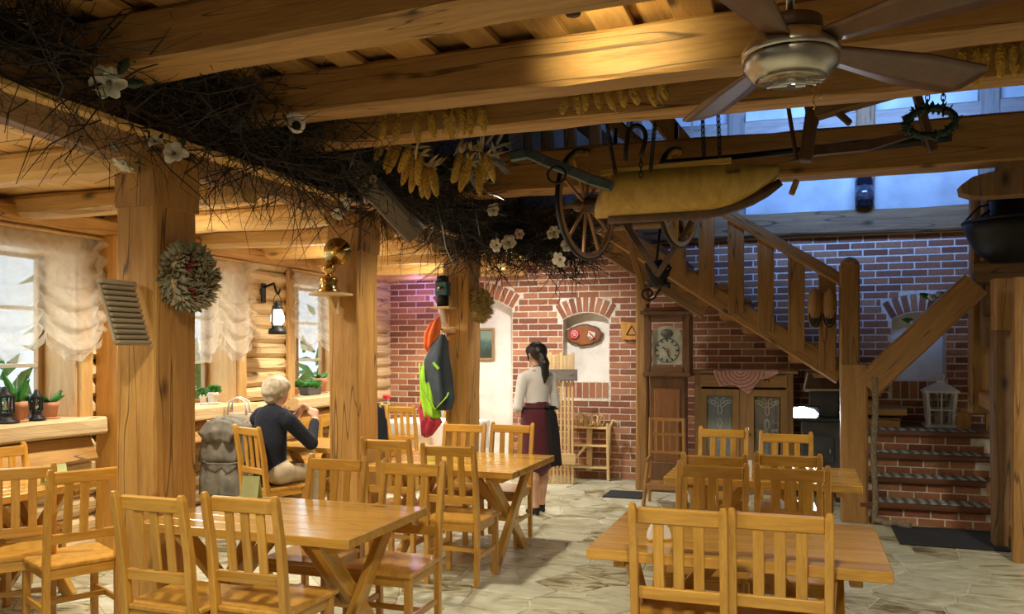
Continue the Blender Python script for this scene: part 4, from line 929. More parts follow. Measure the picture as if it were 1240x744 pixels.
# blue signal lantern on the third column
sc_ = at(541, 372, Y=7.86); shelf(sc_, .21, .18, 'small bracket shelf under the blue lantern on the third column')
bl_ = thing('signal_lantern', 'small blue-black railway lantern on the third column', 'lantern', (sc_.x, sc_.y - .1, sc_.z)); TEAL = mat('teal_paint', (.03, .12, .16), .4, .2, .3, 12)
MB().lathe([(.06, 0), (.06, .1), (.05, .11)], 12).build('tank', IRON, bl_); MB().box((0, 0, .18), (.13, .11, .14)).build('body', TEAL, bl_, .01); MB().lathe([(.055, .25), (.065, .26), (.06, .30), (.03, .315), (0, .315)], 12).build('chimney_cap', IRON, bl_)
MB().lathe([(.04, 0), (.04, .02), (.03, .026), (0, .03)], 16, 0, T((0, -.055, .18), 0, PI / 2)).build('lens', GLASSD, bl_)
tubeobj('bail', [(-.055, 0, .26), (-.055, 0, .40), (.055, 0, .40), (.055, 0, .26)], .006, IRON, bl_)
# coats on the third column
def drape(name, rings, m, parent=None, folds=7, thick=.004, seed=0, nz=24, **kw):
    rr = random.Random(seed); ph = rr.uniform(0, 6); mb = MB(); n = 40
    def f(u, v):
        t = u * (len(rings) - 1); i = min(int(t), len(rings) - 2); w_ = t - i; a, b = rings[i], rings[i + 1]; c_ = [a[k] + (b[k] - a[k]) * w_ for k in range(6)]
        th = 2 * PI * v; k = 1 + c_[5] * math.sin(folds * th + ph + 2.2 * u) + c_[5] * .5 * math.sin((folds * 2 - 3) * th + 5 * u)
        return (c_[0] + c_[3] * k * math.cos(th), c_[1] + c_[4] * k * math.sin(th), c_[2] + c_[5] * .06 * math.sin(3 * th))
    mb.grid(f, nz, n); return mb.build(name, m, parent, **kw)
cb = at(530, 405, Y=7.72)
def jk(px_, py_, Yd=7.70): p = at(px_, py_, Y=Yd); return p - cb
coat = thing('hanging_jacket', 'slate and lime rain jacket hanging on the farthest column', 'jacket', tuple(cb))
def ring(px_, py_, rx, ry, fo): p = jk(px_, py_); return (p.x, p.y, p.z, rx, ry, fo)
drape('jacket_shell', [ring(536, 405, .02, .03, .1), ring(533, 415, .07, .06, .15), ring(529, 435, .115, .09, .15), ring(531, 460, .13, .10, .18), ring(535, 480, .12, .10, .2), ring(537, 494, .09, .09, .2), ring(538, 497, .01, .02, .1)], SLATE, coat, 5, seed=1)
drape('lining', [ring(518, 432, .03, .04, .06), ring(517, 455, .075, .07, .1), ring(520, 480, .10, .08, .12), ring(524, 505, .085, .08, .15), ring(524, 509, .01, .02, .1)], LIME, coat, 5, seed=2)
tubeobj('trim_piping', [jk(547, 475) + Vector((.01, -.1, 0)), jk(547, 480) + Vector((0, -.12, 0)), jk(533, 495) + Vector((0, -.12, 0)), jk(516, 470) + Vector((0, -.12, 0)), jk(513, 440) + Vector((0, -.1, 0))], .008, LIME, coat); bar('pocket_tab', jk(530, 439) + Vector((0, -.11, 0)), jk(537, 447) + Vector((0, -.115, 0)), .012, .03, LIME, coat)
hood = thing('orange_hood', 'orange hood hanging at the top of the coats', 'hood', tuple(cb))
drape('hood_cloth', [ring(531, 384, .015, .02, .1), ring(527, 392, .055, .06, .15), ring(523, 405, .075, .07, .2), ring(521, 420, .05, .06, .2), ring(520, 428, .01, .01, .1)], ORANGE, hood, 6, seed=3)
rsc = thing('red_scarf', 'red scarf hanging lowest under the lime jacket', 'scarf', tuple(cb))
drape('scarf_cloth', [ring(515, 480, .02, .03, .1), ring(513, 495, .05, .06, .2), ring(522, 510, .10, .08, .25), ring(518, 526, .05, .06, .2), ring(516, 530, .01, .01, .1)], REDC, rsc, 6, seed=4)
peg = thing('coat_peg', 'wooden peg board carrying the coats on the farthest column', 'peg', tuple(at(541, 400, Y=7.86))); bar('board', (-.1, -.015, 0), (.1, -.015, 0), .025, .06, W_STICK, peg); tubeobj('peg', [(-.04, 0, 0), (-.05, -.14, .03)], .012, W_STICK, peg)
# ================================================================== window wall: curtains, plants, lantern
def curtain(y0, y1, ztop, zlow, lab, seed, nsw):
    rr = random.Random(seed); ph = [rr.uniform(0, 6.28) for _ in range(6)]
    def f(u, v):
        y = y0 + (y1 - y0) * u; s = u * nsw; sw = abs(math.sin(PI * s)); gather = 1 - sw     # gather lines between the swags
        swm = sw ** .7; drop = (ztop - zlow) * (.78 + .22 * swm); rows = 4.0; k = max(0.0, (v - .28) / .72); rt_ = k * rows; fr = rt_ - math.floor(rt_)
        z = ztop - drop * v + .035 * k * swm * math.cos(2 * PI * rt_) * .5
        puff = (math.sin(PI * fr) ** .6) * (fr ** .35)
        x = WX + .09 + .085 * puff * swm * min(1, k * 3) + .022 * (1 - swm) * math.sin(40 * v) + .012 * math.sin(34 * u + ph[2] + 3 * v) * (.4 + v) + .03 * v
        return (x, y + .02 * (1 - swm) * math.sin(31 * v + ph[3]), z)
    t = thing('balloon_curtain', lab, 'curtain', (WX + .1, (y0 + y1) / 2, zlow)); o_ = Vector((WX + .1, (y0 + y1) / 2, zlow))
    MB().grid(lambda u, v: Vector(f(u, v)) - o_, 90, 70).build('gauze', GAUZE, t)
    def ruf(u, v):
        p = Vector(f(u, 1)); return p + Vector((.025 * math.sin(60 * u), 0, -.055 * v + .012 * math.sin(55 * u) * v)) - o_
    MB().grid(ruf, 120, 2).build('hem_ruffle', GAUZE, t)
    for e in (0.004, .996):
        def sd(u, v): p = Vector(f(e, u)); return p + Vector((.02 + .022 * math.sin(30 * u), (v - .5) * .09 * (1 + .25 * math.sin(34 * u)), 0)) - o_
        MB().grid(sd, 120, 4).build('side_ruche', GAUZE, t)
    MB().tube([(0, y0 - o_.y - .04, ztop - o_.z + .01), (0, y1 - o_.y + .04, ztop - o_.z + .01)], .012, 8).build('curtain_rod', W_TRIM, t)
curtain(3.5, 5.12, 2.46, 1.55, 'cream gauze balloon curtain at the near window', 1, 3); curtain(5.62, 7.02, 2.46, 1.52, 'white gauze balloon curtain at the middle window', 2, 3); curtain(7.78, 9.2, 2.46, 1.62, 'gauze curtain at the farthest window behind the second column', 3, 3)
ST = 1.085    # top of the sills
def leafy(mb, c, n, L, wd, spread, rr, up=1.0, m=0):
    for k in range(n):
        a = rr.uniform(0, 6.28); d = Vector((math.cos(a) * spread, math.sin(a) * spread, up)).normalized(); s = d.cross(Vector((math.sin(a) + .01, -math.cos(a), .1))).normalized(); l = L * rr.uniform(.6, 1.1); bend = rr.uniform(.0, .35) * spread
        def f(u, v): return Vector(c) + d * (l * u) + Vector((math.cos(a), math.sin(a), -.6)) * (bend * l * u * u) + s * ((v - .5) * wd * math.sin(PI * min(1, .15 + .85 * u)) ** .8)
        mb.grid(f, 5, 2, m, .0012)
def pot_plant(px_, w_px, h_px, lab, kind, m, ybase=509, X=-5.33, name='potted_plant', seed=0, ph=1.0):
    p = at(px_, 490, X=X); z = project(p)[2]; r = w_px / 2 * z / FPX; h = h_px * z / FPX; rr = random.Random(px_ + seed)
    t = thing(name, lab, 'plant', (p.x, p.y, ST), 0, 'plants on the window sills')
    MB().lathe([(0, 0), (r * .7, 0), (r * .92, h * .72), (r, h * .74), (r * 1.03, h), (r * .9, h), (r * .86, h * .88), (0, h * .88)], 18).build('pot', m, t)
    MB().lathe([(0, h * .9), (r * .87, h * .9)], 14).build('soil', SOIL, t)
    MB().lathe([(0, -.002), (r * 1.05, -.002), (r * 1.12, .012), (r * 1.0, .012)], 16).build('saucer', m, t)
    mb = MB()
    if kind == 'snake': leafy(mb, (0, 0, h * .88), 9, .26 * ph, .05, .32, rr)
    elif kind == 'spread': leafy(mb, (0, 0, h * .88), 14, .15 * ph, .035, 1.0, rr, .9)
    else:
        for _ in range(5): leafy(mb, (rr.gauss(0, r * .4), rr.gauss(0, r * .4), h * .9 + rr.uniform(0, .05)), 8, .085 * ph, .05, 1.0, rr, .7)
    mb.build('foliage', LEAF, t)
pot_plant(20, 24, 24, 'snake plant with tall green leaves in terracotta pot', 'snake', TERRA); pot_plant(35, 13, 19, 'small plant in terracotta pot behind the dark sill lantern', 'bush', TERRA, X=-5.45, ph=.8)
pot_plant(60, 21, 20, 'low spreading plant in terracotta pot right on the near sill', 'spread', TERRA)
pot_plant(246, 9, 12, 'succulent in white pot at the middle window, left', 'bush', WPOT, ph=.5); pot_plant(258, 14, 14, 'succulent in white pot at the middle window, right', 'bush', WPOT, ph=.65)
pot_plant(357, 9, 11, 'bushy plant in small terracotta pot at the farthest window', 'bush', TERRA, ph=1.0); pot_plant(388, 17, 18, 'green plant in larger terracotta pot behind the second column', 'spread', TERRA, X=-5.45)
p = at(376, 475, X=-5.33); pl = thing('planter_box', 'grey rectangular planter with bushy herbs at the farthest window', 'planter', (p.x, p.y, ST), 0, 'plants on the window sills')
MB().prism([(-.13, 0), (.13, 0), (.15, .09), (-.15, .09)], -.06, .06, 'x').build('box', mat('grey_planter', (.09, .085, .08), .7), pl, .005); mb = MB(); rr = random.Random(4)
for _ in range(16): leafy(mb, (rr.uniform(-.04, .04), rr.uniform(-.13, .13), .08 + rr.uniform(0, .05)), 7, .08, .05, 1.0, rr, .6)
mb.build('foliage', LEAF, pl)
for (x_, h, lab) in ((5, .26, 'black ornate lantern at the left edge on the near sill'), (44, .23, 'slim dark figurine lantern between pots on the near sill')):
    p = at(x_, 500, X=-5.28); t = thing('sill_lantern', lab, 'lantern', (p.x, p.y, ST)); r = .07 if x_ == 5 else .045
    MB().lathe([(r * 1.4, 0), (r * 1.4, .015), (r * .9, .03), (r * .8, .06), (r, .075)], 12).build('base', IRON, t); MB().lathe([(r * .8, .075), (r * .8, h * .7)], 10).build('glass', GLASSD, t)
    for k in range(6): a = PI / 3 * k; bar('upright', (r * .85 * math.cos(a), r * .85 * math.sin(a), .07), (r * .85 * math.cos(a), r * .85 * math.sin(a), h * .72), .012, .012, IRON, t, .002)
    MB().lathe([(r, h * .7), (r * 1.1, h * .74), (r * .5, h * .85), (r * .4, h * .93), (0, h)], 12).build('roof', IRON, t)
# hurricane lantern on a bracket
p = at(318, 355, X=WX + .04); hb = thing('iron_bracket', 'curved black iron bracket on the log wall', 'bracket', tuple(p)); bar('plate', (.01, 0, -.1), (.01, 0, .1), .07, .02, IRON, hb, .004, up=(1, 0, 0)); e = at(336, 352, X=WX + .34) - p
tubeobj('arm', [(.02, 0, .06), (.10, .05, .10), (.2, e.y * .5, .08), (.27, e.y * .85, -.01), (.31, e.y, -.03), (.34, e.y * 1.05, .02)], .012, IRON, hb)
hl = thing('hurricane_lantern', 'black hurricane lantern hanging from the wall bracket', 'lantern', tuple(p + e + Vector((0, 0, -.44))))
MB().lathe([(.085, 0), (.09, .02), (.085, .05), (.05, .07), (.045, .09)], 18).build('tank', IRON, hl); MB().lathe([(.045, .09), (.066, .13), (.068, .18), (.045, .25)], 18).build('globe', glow('lit_globe', (1, .93, .8), 1.6), hl); MB().lathe([(.05, .25), (.055, .27), (.03, .30), (.04, .31), (.0, .34)], 16).build('chimney_top', IRON, hl)
for s in (-1, 1): tubeobj('side_tube', [(0, s * .075, .04), (0, s * .09, .12), (0, s * .085, .24), (0, s * .04, .29)], .009, IRON, hl)
tubeobj('bail', [(0, -.08, .22), (0, -.06, .36), (0, 0, .415), (0, .06, .36), (0, .08, .22)], .004, IRON, hl)
# recessed ceiling lights of the aisle
LENS = glow('downlight_lens', (1, .93, .8), 14)
for i, (lx, ly) in enumerate(((-4.3, 3.1), (-4.3, 5.1), (-4.3, 7.1), (-4.2, 9.0))):
    t = thing('ceiling_downlight', 'recessed aisle ceiling light number %s from the camera' % ('one', 'two', 'three', 'four')[i], 'light', (lx, ly, 2.68), 0, 'aisle downlights'); MB().lathe([(.075, -.012), (.095, -.012), (.095, .0), (.075, 0)], 20).build('ring', STEEL, t); MB().lathe([(0, -.004), (.074, -.004)], 16).build('lens', LENS, t)
for (lx, ly, lz, top, lab) in ((-2.2, 5.9, 2.85, 3.3, 'added small black spotlight on a rod above the middle table'), (-2.85, 8.75, 2.82, 2.98, 'added small black spotlight under the gallery by the garland'), (-.9, 3.38, 2.99, 3.15, 'small black spotlight hidden behind the first beam')):  # first two fixtures are added to house the lamps set there
    t = thing('spotlight', lab, 'light', (lx, ly, lz), 0, 'small black spotlights'); MB().lathe([(.03, .01), (.034, .02), (.03, .10), (.012, .12), (.008, .13)], 14).build('housing', IRON, t); MB().lathe([(0, .014), (.029, .014)], 12).build('lens', LENS, t); MB().lathe([(.006, .12), (.006, top - lz)], 6).build('rod', IRON, t)
# ================================================================== tables: small things
def card(p, w_, h, m, lab, rz=0, name='menu_card', cat='card'):
    t = thing(name, lab, cat, tuple(p), rz)
    for s in (-1, 1): MB().prism([(s * .045, 0), (s * .045 + .003, 0), (.003, h), (0, h)], -w_ / 2, w_ / 2, 'y').build('leaf', m, t, M=Matrix.Rotation(PI / 2, 4, 'Z'))
GREENP = mat('pale_green_card', (.50, .55, .25), .7); TT = .7405
nh = thing('napkin_holder', 'white napkins standing in a holder on the front right table', 'napkins', tuple(at(798, 655, Z=TT))); MB().box((0, 0, .006), (.11, .05, .012)).build('base', W_TABLE, nh, .003)
for k in range(5): MB().prism([(.052 * math.cos(PI * i / 12), .012 + .075 * math.sin(PI * i / 12)) for i in range(13)], -.016 + .008 * k, -.0125 + .008 * k, 'y').build('napkin', PAPER, nh)
nh.rotation_euler = (0, 0, .5)
card(at(905, 577, Z=TT), .06, .11, PAPER, 'small white menu card on the rear right table'); card((-3.0, 4.06, TT), .10, .13, GREENP, 'pale green menu card at far edge of the left table', .3); card(at(66, 585, Z=TT), .14, .12, GREENP, 'pale green menu card on the near window table', 1.2)
bw = thing('white_bowl', 'white bowl on the near window table', 'bowl', tuple(at(80, 572, X=-4.5))); bw.location.z = TT; MB().lathe([(.03, 0), (.05, .01), (.085, .05), (.08, .05), (.045, .015), (0, .012)], 20).build('bowl', WPOT, bw)
pt = thing('plate', 'white plate with food before the person in navy', 'plate', (-3.82, 6.60, TT)); MB().lathe([(0, .006), (.08, .006), (.12, .02), (.125, .02), (.085, 0), (0, 0)], 24).build('dish', PAPER, pt); MB().lathe([(.06, .008), (.05, .03), (0, .04)], 12).build('food', TERRA, pt)
nk = thing('blue_napkin', 'blue and white crumpled napkin beside the plate at the second column', 'napkin', (-3.62, 6.62, TT)); drape('cloth', [(0, 0, .005, .06, .07, .2), (0, 0, .05, .05, .06, .3), (0, .01, .11, .03, .02, .3), (0, .01, .13, .01, .01, .1)], mat('blue_check', (.35, .42, .62), .85, 0, .4, 40), nk, 5)
# white cloth and rose on the far table
tc = thing('tablecloth', 'white cloth hanging over the table at the brick wall', 'tablecloth', (-4.2, 9.3, TT)); 
def tcf(u, v):
    a = 2 * PI * u; sq = 1 / max(abs(math.cos(a)), abs(math.sin(a))); r = min(1, v / .45); dn = max(0, v - .45) / .55; k = 1 + .06 * dn * math.sin(14 * a)
    return (.58 * sq * math.cos(a) * r * k, .33 * sq * math.sin(a) * r * k, .004 - dn * .34)
MB().grid(tcf, 96, 20, 0).build('cloth', WHITEC, tc)
rv = thing('rose_vase', 'red rose in a slim glass vase on the white cloth', 'rose', tuple(at(468, 525, Y=9.05))); rv.location.z = TT + .005; rz_ = at(469, 482, Y=9.05).z - TT
MB().lathe([(.03, 0), (.035, .03), (.02, .1), (.016, .16), (.02, .17)], 12).build('vase', GLASSD, rv); tubeobj('stem', [(0, 0, .02), (.004, 0, rz_ * .6), (0, 0, rz_ - .03)], .004, LEAFD, rv); mb = MB(); rr = random.Random(2)
leafy(mb, (0, 0, rz_ * .55), 6, .09, .035, 1, rr, .4); mb.build('leaves', LEAF, rv); mb = MB(); ROSE = mat('rose_red', (.70, .02, .05), .5, 0, .25, 20)
for k in range(4): mb.lathe([(.008, -.03), (.02 + .008 * k, -.01), (.025 + .008 * k, .015), (.018 + .010 * k, .03 - .004 * k)], 9, 0, T((0, 0, rz_), k * 1.1, .1 * k))
mb.build('bloom', ROSE, rv)
dk = thing('dark_coat', 'dark coat hanging over the chair back beside the rose', 'coat', (-4.78, 8.62, 0)); drape('coat_cloth', [(0, 0, 1.0, .03, .03, .1), (0, 0, .98, .16, .07, .1), (0, .01, .9, .23, .09, .12), (0, .02, .6, .23, .11, .15), (0, .02, .35, .24, .12, .2), (0, .02, .33, .05, .05, .1)], NAVY, dk, 6, seed=8)
# parka over chair, bag
c_ = CH[22]; pk = thing('grey_parka', 'crumpled grey parka hung over a chair beside the middle window', 'parka', (c_[0], c_[1], 0), math.radians(8))
drape('parka_body', [(0, .02, 1.0, .02, .02, .1), (0, 0, .99, .12, .06, .16), (.02, -.01, .94, .20, .08, .16), (.0, -.02, .84, .22, .10, .12), (-.02, -.03, .62, .215, .11, .16), (-.02, -.02, .6, .205, .10, .12), (0, -.03, .45, .225, .12, .18), (.02, -.02, .30, .24, .13, .22), (.02, -.02, .29, .1, .06, .1)], GREYJ, pk, 11, seed=5, nz=40)
drape('hood', [(.0, -.10, .99, .02, .02, .1), (.0, -.11, .97, .12, .05, .2), (0, -.13, .88, .16, .06, .25), (0, -.12, .80, .12, .05, .3), (0, -.1, .78, .02, .02, .1)], GREYJ, pk, 6, seed=6); tubeobj('waist_cord', [(-.25, -.05, .62), (-.1, -.165, .60), (.1, -.165, .60), (.25, -.05, .62)], .008, GREYJ, pk)
bg_ = thing('tote_bag', 'cream tote bag with handles behind the grey parka', 'bag', (-5.03, 6.62, .45)); bg_.rotation_euler = (0, 0, .3); drape('bag_body', [(0, 0, 0, .02, .02, 0), (0, 0, .01, .22, .09, .03), (0, 0, .3, .23, .09, .05), (0, 0, .55, .21, .06, .06), (0, 0, .56, .19, .05, .06)], CREAM, bg_, 5, seed=7)
for s in (-1, 1): tubeobj('handle', [(-.09, s * .05, .54), (-.08, s * .05, .66), (0, s * .04, .70), (.08, s * .05, .66), (.09, s * .05, .54)], .010, WPOT, bg_)
bn = thing('wall_bench', 'long pine bench standing along the log wall', 'bench', (-4.95, 7.35, 0)); bar('seat_board', (0, -.9, .43), (0, 1.0, .43), .36, .04, W_TABLE, bn); bar('back_board', (-.16, -.9, .80), (-.16, 1.0, .80), .03, .14, W_TABLE, bn)
for yy in (-.7, .8):
    bar('leg', (.12, yy, 0), (.12, yy, .42), .05, .05, W_TABLE, bn); bar('leg', (-.16, yy, 0), (-.16, yy, .84), .05, .05, W_TABLE, bn)
# ================================================================== back wall things
p = at(589, 417, Y=10.39); pa = thing('framed_painting', 'small dark landscape painting in a wooden frame on white plaster', 'painting', tuple(p)); PW, PH = .20, .40
nt = NT('painting_canvas'); co, _ = objcoord(nt, (1, 1, 1), False); sx = nt.n('ShaderNodeSeparateXYZ'); nt.l(co, sx.inputs[0]); nz = nt.n('ShaderNodeTexNoise', i_Scale=9.0, i_Detail=5.0); nt.l(co, nz.inputs['Vector']); ma = nt.n('ShaderNodeMath', operation='MULTIPLY_ADD'); ma.inputs[1].default_value = .22; nt.l(nz.outputs[0], ma.inputs[0]); nt.l(sx.outputs[2], ma.inputs[2])
mr = nt.n('ShaderNodeMapRange'); mr.inputs[1].default_value = -.12; mr.inputs[2].default_value = .34; nt.l(ma.outputs[0], mr.inputs[0]); nt.l(ramp(nt, mr.outputs[0], [(0, (.02, .03, .02)), (.35, (.03, .06, .05)), (.5, (.05, .12, .12)), (.7, (.20, .30, .25)), (1, (.22, .34, .32))]), nt.b.inputs['Base Color'])
MB().box((0, 0, 0), (PW, .012, PH)).build('canvas', nt.m, pa)
for s in (-1, 1): bar('frame_side', (s * PW / 2, -.008, -PH / 2 - .015), (s * PW / 2, -.008, PH / 2 + .015), .03, .03, W_CAB, pa, .005); bar('frame_rail', (-PW / 2, -.008, s * PH / 2), (PW / 2, -.008, s * PH / 2), .03, .03, W_CAB, pa, .005)
p = at(707, 406, Y=10.36); pq = thing('wooden_plaque', 'oval slice of wood with two badges in the arched niche', 'plaque', tuple(p)); rr = random.Random(12)
ov = [(.245 * (1 + rr.uniform(-.05, .05)) * math.cos(2 * PI * i / 32), .135 * (1 + rr.uniform(-.08, .08)) * math.sin(2 * PI * i / 32)) for i in range(32)]
MB().prism(ov, -.0, .04, 'y').build('bark_rim', W_DARK, pq); MB().prism([(a * .91, b * .88) for a, b in ov], -.012, .002, 'y').build('wood_face', wood('plaque_wood', (.20, .06, .02), (.34, .12, .04), .4), pq)
REDB = mat('badge_red', (.62, .05, .08), .5); WHB = mat('badge_white', (.8, .78, .76), .5)
b1 = MB().lathe([(0, .02), (.062, .02), (.062, 0)], 24, 0, T((-.115, -.014, .01), 0, PI / 2)).build('round_badge', REDB, pq); MB().tube([(-.115 + .045 * math.cos(2 * PI * i / 20), -.036, .01 + .045 * math.sin(2 * PI * i / 20)) for i in range(20)], .0035, 5, 0, True).build('badge_ring', WHB, b1)
for k in range(3): bar('badge_stripe', (-.115 - .026 + .004 * k, -.036, .024 - .014 * k), (-.115 + .022 + .004 * k, -.036, .024 - .014 * k), .006, .006, WHB, b1, .001)
b2 = MB().prism([(.07, .055), (.155, .03), (.15, -.03), (.095, -.06), (.055, -.01)], -.03, -.012, 'y').build('shield_badge', WHB, pq); bar('badge_band', (.075, -.034, .035), (.14, -.034, -.03), .006, .018, REDB, b2, .001); bar('badge_band', (.075, -.034, -.02), (.11, -.034, -.045), .006, .012, SLATE, b2, .001)
p = at(763, 401, Y=10.15); sg = thing('triangle_sign', 'yellowish board with a black triangle hanging left of the tall clock', 'sign', tuple(p)); MB().prism([(-.12, .115), (.13, .10), (.12, -.1), (.0, -.115), (-.1, -.1)], -.01, .012, 'y').build('board', W_ORANGE, sg, .004)
tri = [Vector((.02 + .075 * math.cos(a), -.014, -.01 + .075 * math.sin(a))) for a in (PI / 2, PI / 2 + 2.094, PI / 2 + 4.188)]
for k in range(3): bar('triangle_side', tri[k], tri[(k + 1) % 3], .006, .018, IRON, sg, .001, up=(0, -1, 0))
# tall slatted rack behind the standing person
rk = thing('slatted_rack', 'tall wooden rack of upright slats behind the standing person', 'rack', tuple(at(675, 586, Z=0)), math.radians(12))
for k in range(9):
    x = -.18 + .045 * k; bar('slat', (x, 0, 0), (x, .0, 1.30), .028, .022, W_STICK, rk, .004, up=(0, 1, 0)); bar('top_slat', (x, .03, 1.24), (x, .03, 1.53 + .02 * (k % 3)), .041, .018, W_STICK, rk, .004, up=(0, 1, 0))
bar('lower_rail', (-.24, -.03, .30), (.22, -.03, .30), .03, .13, W_STICK, rk); bar('upper_rail', (-.22, -.03, 1.30), (.24, -.03, 1.30), .03, .14, W_GREY, rk)
# small stand with wooden shelves
sd_ = thing('wooden_stand', 'small rustic stand with shelves of twig ornaments by the wall', 'stand', tuple(at(714, 580, Z=0)))
for x in (-.24, .26):
    for y in (-.1, .14): bar('leg', (x, y, 0), (x * .96, y, .66 if x < 0 else .70), .04, .035, W_STICK, sd_, .006)
for zz in (.15, .42, .64): bar('shelf', (-.27, .02, zz), (.27, .02, zz), .28, .022, W_STICK, sd_)
tubeobj('curled_side', [(.27, -.1, .3), (.28, -.1, .66), (.32, -.1, .74), (.38, -.1, .72), (.38, -.1, .66)], .02, W_STICK, sd_); bar('centre_post', (0, .0, .1), (0, 0, .64), .07, .05, W_STICK, sd_); bar('cross_bar', (-.2, -.1, .2), (-.02, -.1, .42), .03, .03, W_STICK, sd_)
orn = thing('twig_ornament', 'cluster of woven twig ornaments on top of the stand', 'ornament', tuple(at(714, 580, Z=0) + Vector((0, 0, .652)))); rr = random.Random(8)
for k in range(5): MB().tube([(-.14 + .07 * k + .045 * math.cos(a), .01 * k - .02, .075 + .065 * math.sin(a)) for a in [2 * PI * i / 14 for i in range(14)]], .009, 5, 0, True).build('twig_ring', W_STICK, orn)
mb = MB()
for _ in range(30): p0 = Vector((rr.uniform(-.15, .15), rr.uniform(-.05, .05), .0)); mb.tube([p0, p0 + Vector((rr.gauss(0, .04), rr.gauss(0, .02), rr.uniform(.06, .17)))], .006, 4)
mb.build('twigs', W_STICK, orn)
# post between stair and floor, tall clock
p = at(778, 590, Y=9.55); hewn('wooden_post', (p.x, 9.55, 0), (p.x, 9.55, at(778, 300, Y=9.55).z), .14, .14, W_STAIR, None, .006, seed=9, up=(0, 1, 0), label='slim timber post left of the tall clock carrying the stairs', cat='post')
ck = thing('grandfather_clock', 'tall dark oak grandfather clock with painted arched dial', 'clock', tuple(at(808, 596, Z=0))); cz = project(ck.location)[2]; K = cz / FPX
def ky(y): return 1.6 - (y - 424) * K
ck.location.y += .12
MB().box((0, 0, .17), (.46, .29, .34)).build('plinth', W_CLOCK, ck, .012); MB().box((0, 0, (.34 + ky(456)) / 2), (.40, .25, ky(456) - .34)).build('trunk', W_CLOCK, ck, .01)
tdz = (ky(470), ky(560)); td = MB().box((0, -.13, (tdz[0] + tdz[1]) / 2), (.29, .02, tdz[0] - tdz[1])).build('trunk_door', wood('clock_door', (.13, .05, .02), (.23, .10, .04), .35, 1.0, False, .2), ck, .008); MB().lathe([(.012, 0), (.016, .01), (0, .02)], 10, 0, T((.125, -.14, (tdz[0] + tdz[1]) / 2), 0, PI / 2)).build('knob', BRASS, td)
h0, h1 = ky(456), ky(378)
bar('hood_base', (-.27, -.03, h0 + .02), (.27, -.03, h0 + .02), .34, .05, W_CLOCK, ck, .012); bar('hood_cornice', (-.30, -.03, h1 - .01), (.30, -.03, h1 - .01), .38, .045, W_CLOCK, ck, .012); bar('hood_top', (-.26, -.02, h1 + .03), (.26, -.02, h1 + .03), .32, .04, W_CLOCK, ck, .01)
for s in (-1, 1): bar('hood_stile', (s * .215, -.155, h0 + .04), (s * .215, -.155, h1 - .03), .085, .05, W_CLOCK, ck, .008, up=(0, 1, 0)); MB().box((s * .245, -.0, (h0 + h1) / 2), (.02, .28, h1 - h0 - .08)).build('hood_side', W_CLOCK, ck)
bar('hood_rail', (-.2, -.155, h1 - .07), (.2, -.155, h1 - .07), .05, .09, W_CLOCK, ck, .006); bar('hood_rail', (-.2, -.155, h0 + .075), (.2, -.155, h0 + .075), .05, .07, W_CLOCK, ck, .006)
dzc = (h0 + h1) / 2 - .03; dial = [(-.165, -.20), (.165, -.20), (.165, .12)] + [(.165 * math.cos(PI * i / 14), .12 + .115 * math.sin(PI * i / 14)) for i in range(1, 14)] + [(-.165, .12)]
DIAL = mat('dial_paint', (.56, .55, .44), .4, 0, .2, 14); fc = MB().prism([(a, dzc + b) for a, b in dial], -.142, -.13, 'y').build('dial', DIAL, ck)
MB().tube([(.135 * math.cos(2 * PI * i / 28), -.144, dzc - .04 + .135 * math.sin(2 * PI * i / 28)) for i in range(28)], .004, 5, 0, True).build('chapter_ring', IRON, fc)
for k in range(12):
    a = PI / 6 * k; p0 = Vector((.10 * math.sin(a), -.145, dzc - .04 + .10 * math.cos(a))); p1 = Vector((.128 * math.sin(a), -.145, dzc - .04 + .128 * math.cos(a))); bar('numeral', p0, p1, .014 if k % 3 else .02, .004, IRON, fc, .001, up=(0, -1, 0))
bar('hour_hand', (0, -.15, dzc - .04), (-.05, -.15, dzc - .005), .014, .004, IRON, fc, .001, up=(0, -1, 0)); bar('minute_hand', (0, -.152, dzc - .04), (.03, -.152, dzc - .13), .010, .004, IRON, fc, .001, up=(0, -1, 0)); MB().lathe([(.02, 0), (.02, .01), (0, .012)], 12, 0, T((0, -.145, dzc - .04), 0, PI / 2)).build('hand_boss', BRASS, fc)
MB().lathe([(.07, 0), (.07, .006), (0, .006)], 18, 0, T((0, -.142, dzc + .15), 0, PI / 2), sy=.7).build('painted_scene', mat('dial_scene', (.12, .12, .09), .5, 0, .6, 30), fc); MB().box((0, -.16, dzc + .01), (.33, .004, .44)).build('hood_glass', glass('clock_glass', (.96, .97, .96), .06), ck)
# dark spindle high chair before the clock
hc = thing('high_chair', 'old dark spindle-back child chair before the tall clock', 'chair', tuple(at(808, 606, Z=0) + Vector((.02, -.22, 0)))); z7 = project(hc.location)[2] / FPX
hz = lambda y: 1.6 - (y - 424) * z7
WH = wood('high_chair_wood', (.30, .14, .04), (.46, .24, .08), .4, 1.0, False, .2)
for s in (-1, 1):
    bar('back_post', (s * .19, .10, 0), (s * .17, .06, hz(507)), .03, .03, WH, hc); bar('front_leg', (s * .20, -.2, 0), (s * .16, -.15, hz(556)), .032, .032, WH, hc); bar('arm', (s * .17, .06, hz(553)), (s * .17, -.18, hz(556)), .03, .025, WH, hc); bar('side_rail', (s * .19, .1, .25), (s * .19, -.17, .25), .022, .022, WH, hc)
for zz in (hz(509), hz(527), hz(549)): bar('back_rail', (-.18, .065, zz), (.18, .065, zz), .02, .032, WH, hc)
for k in range(4): bar('spindle', (-.11 + .073 * k, .065, hz(549)), (-.11 + .073 * k, .065, hz(509)), .018, .018, WH, hc, .004)
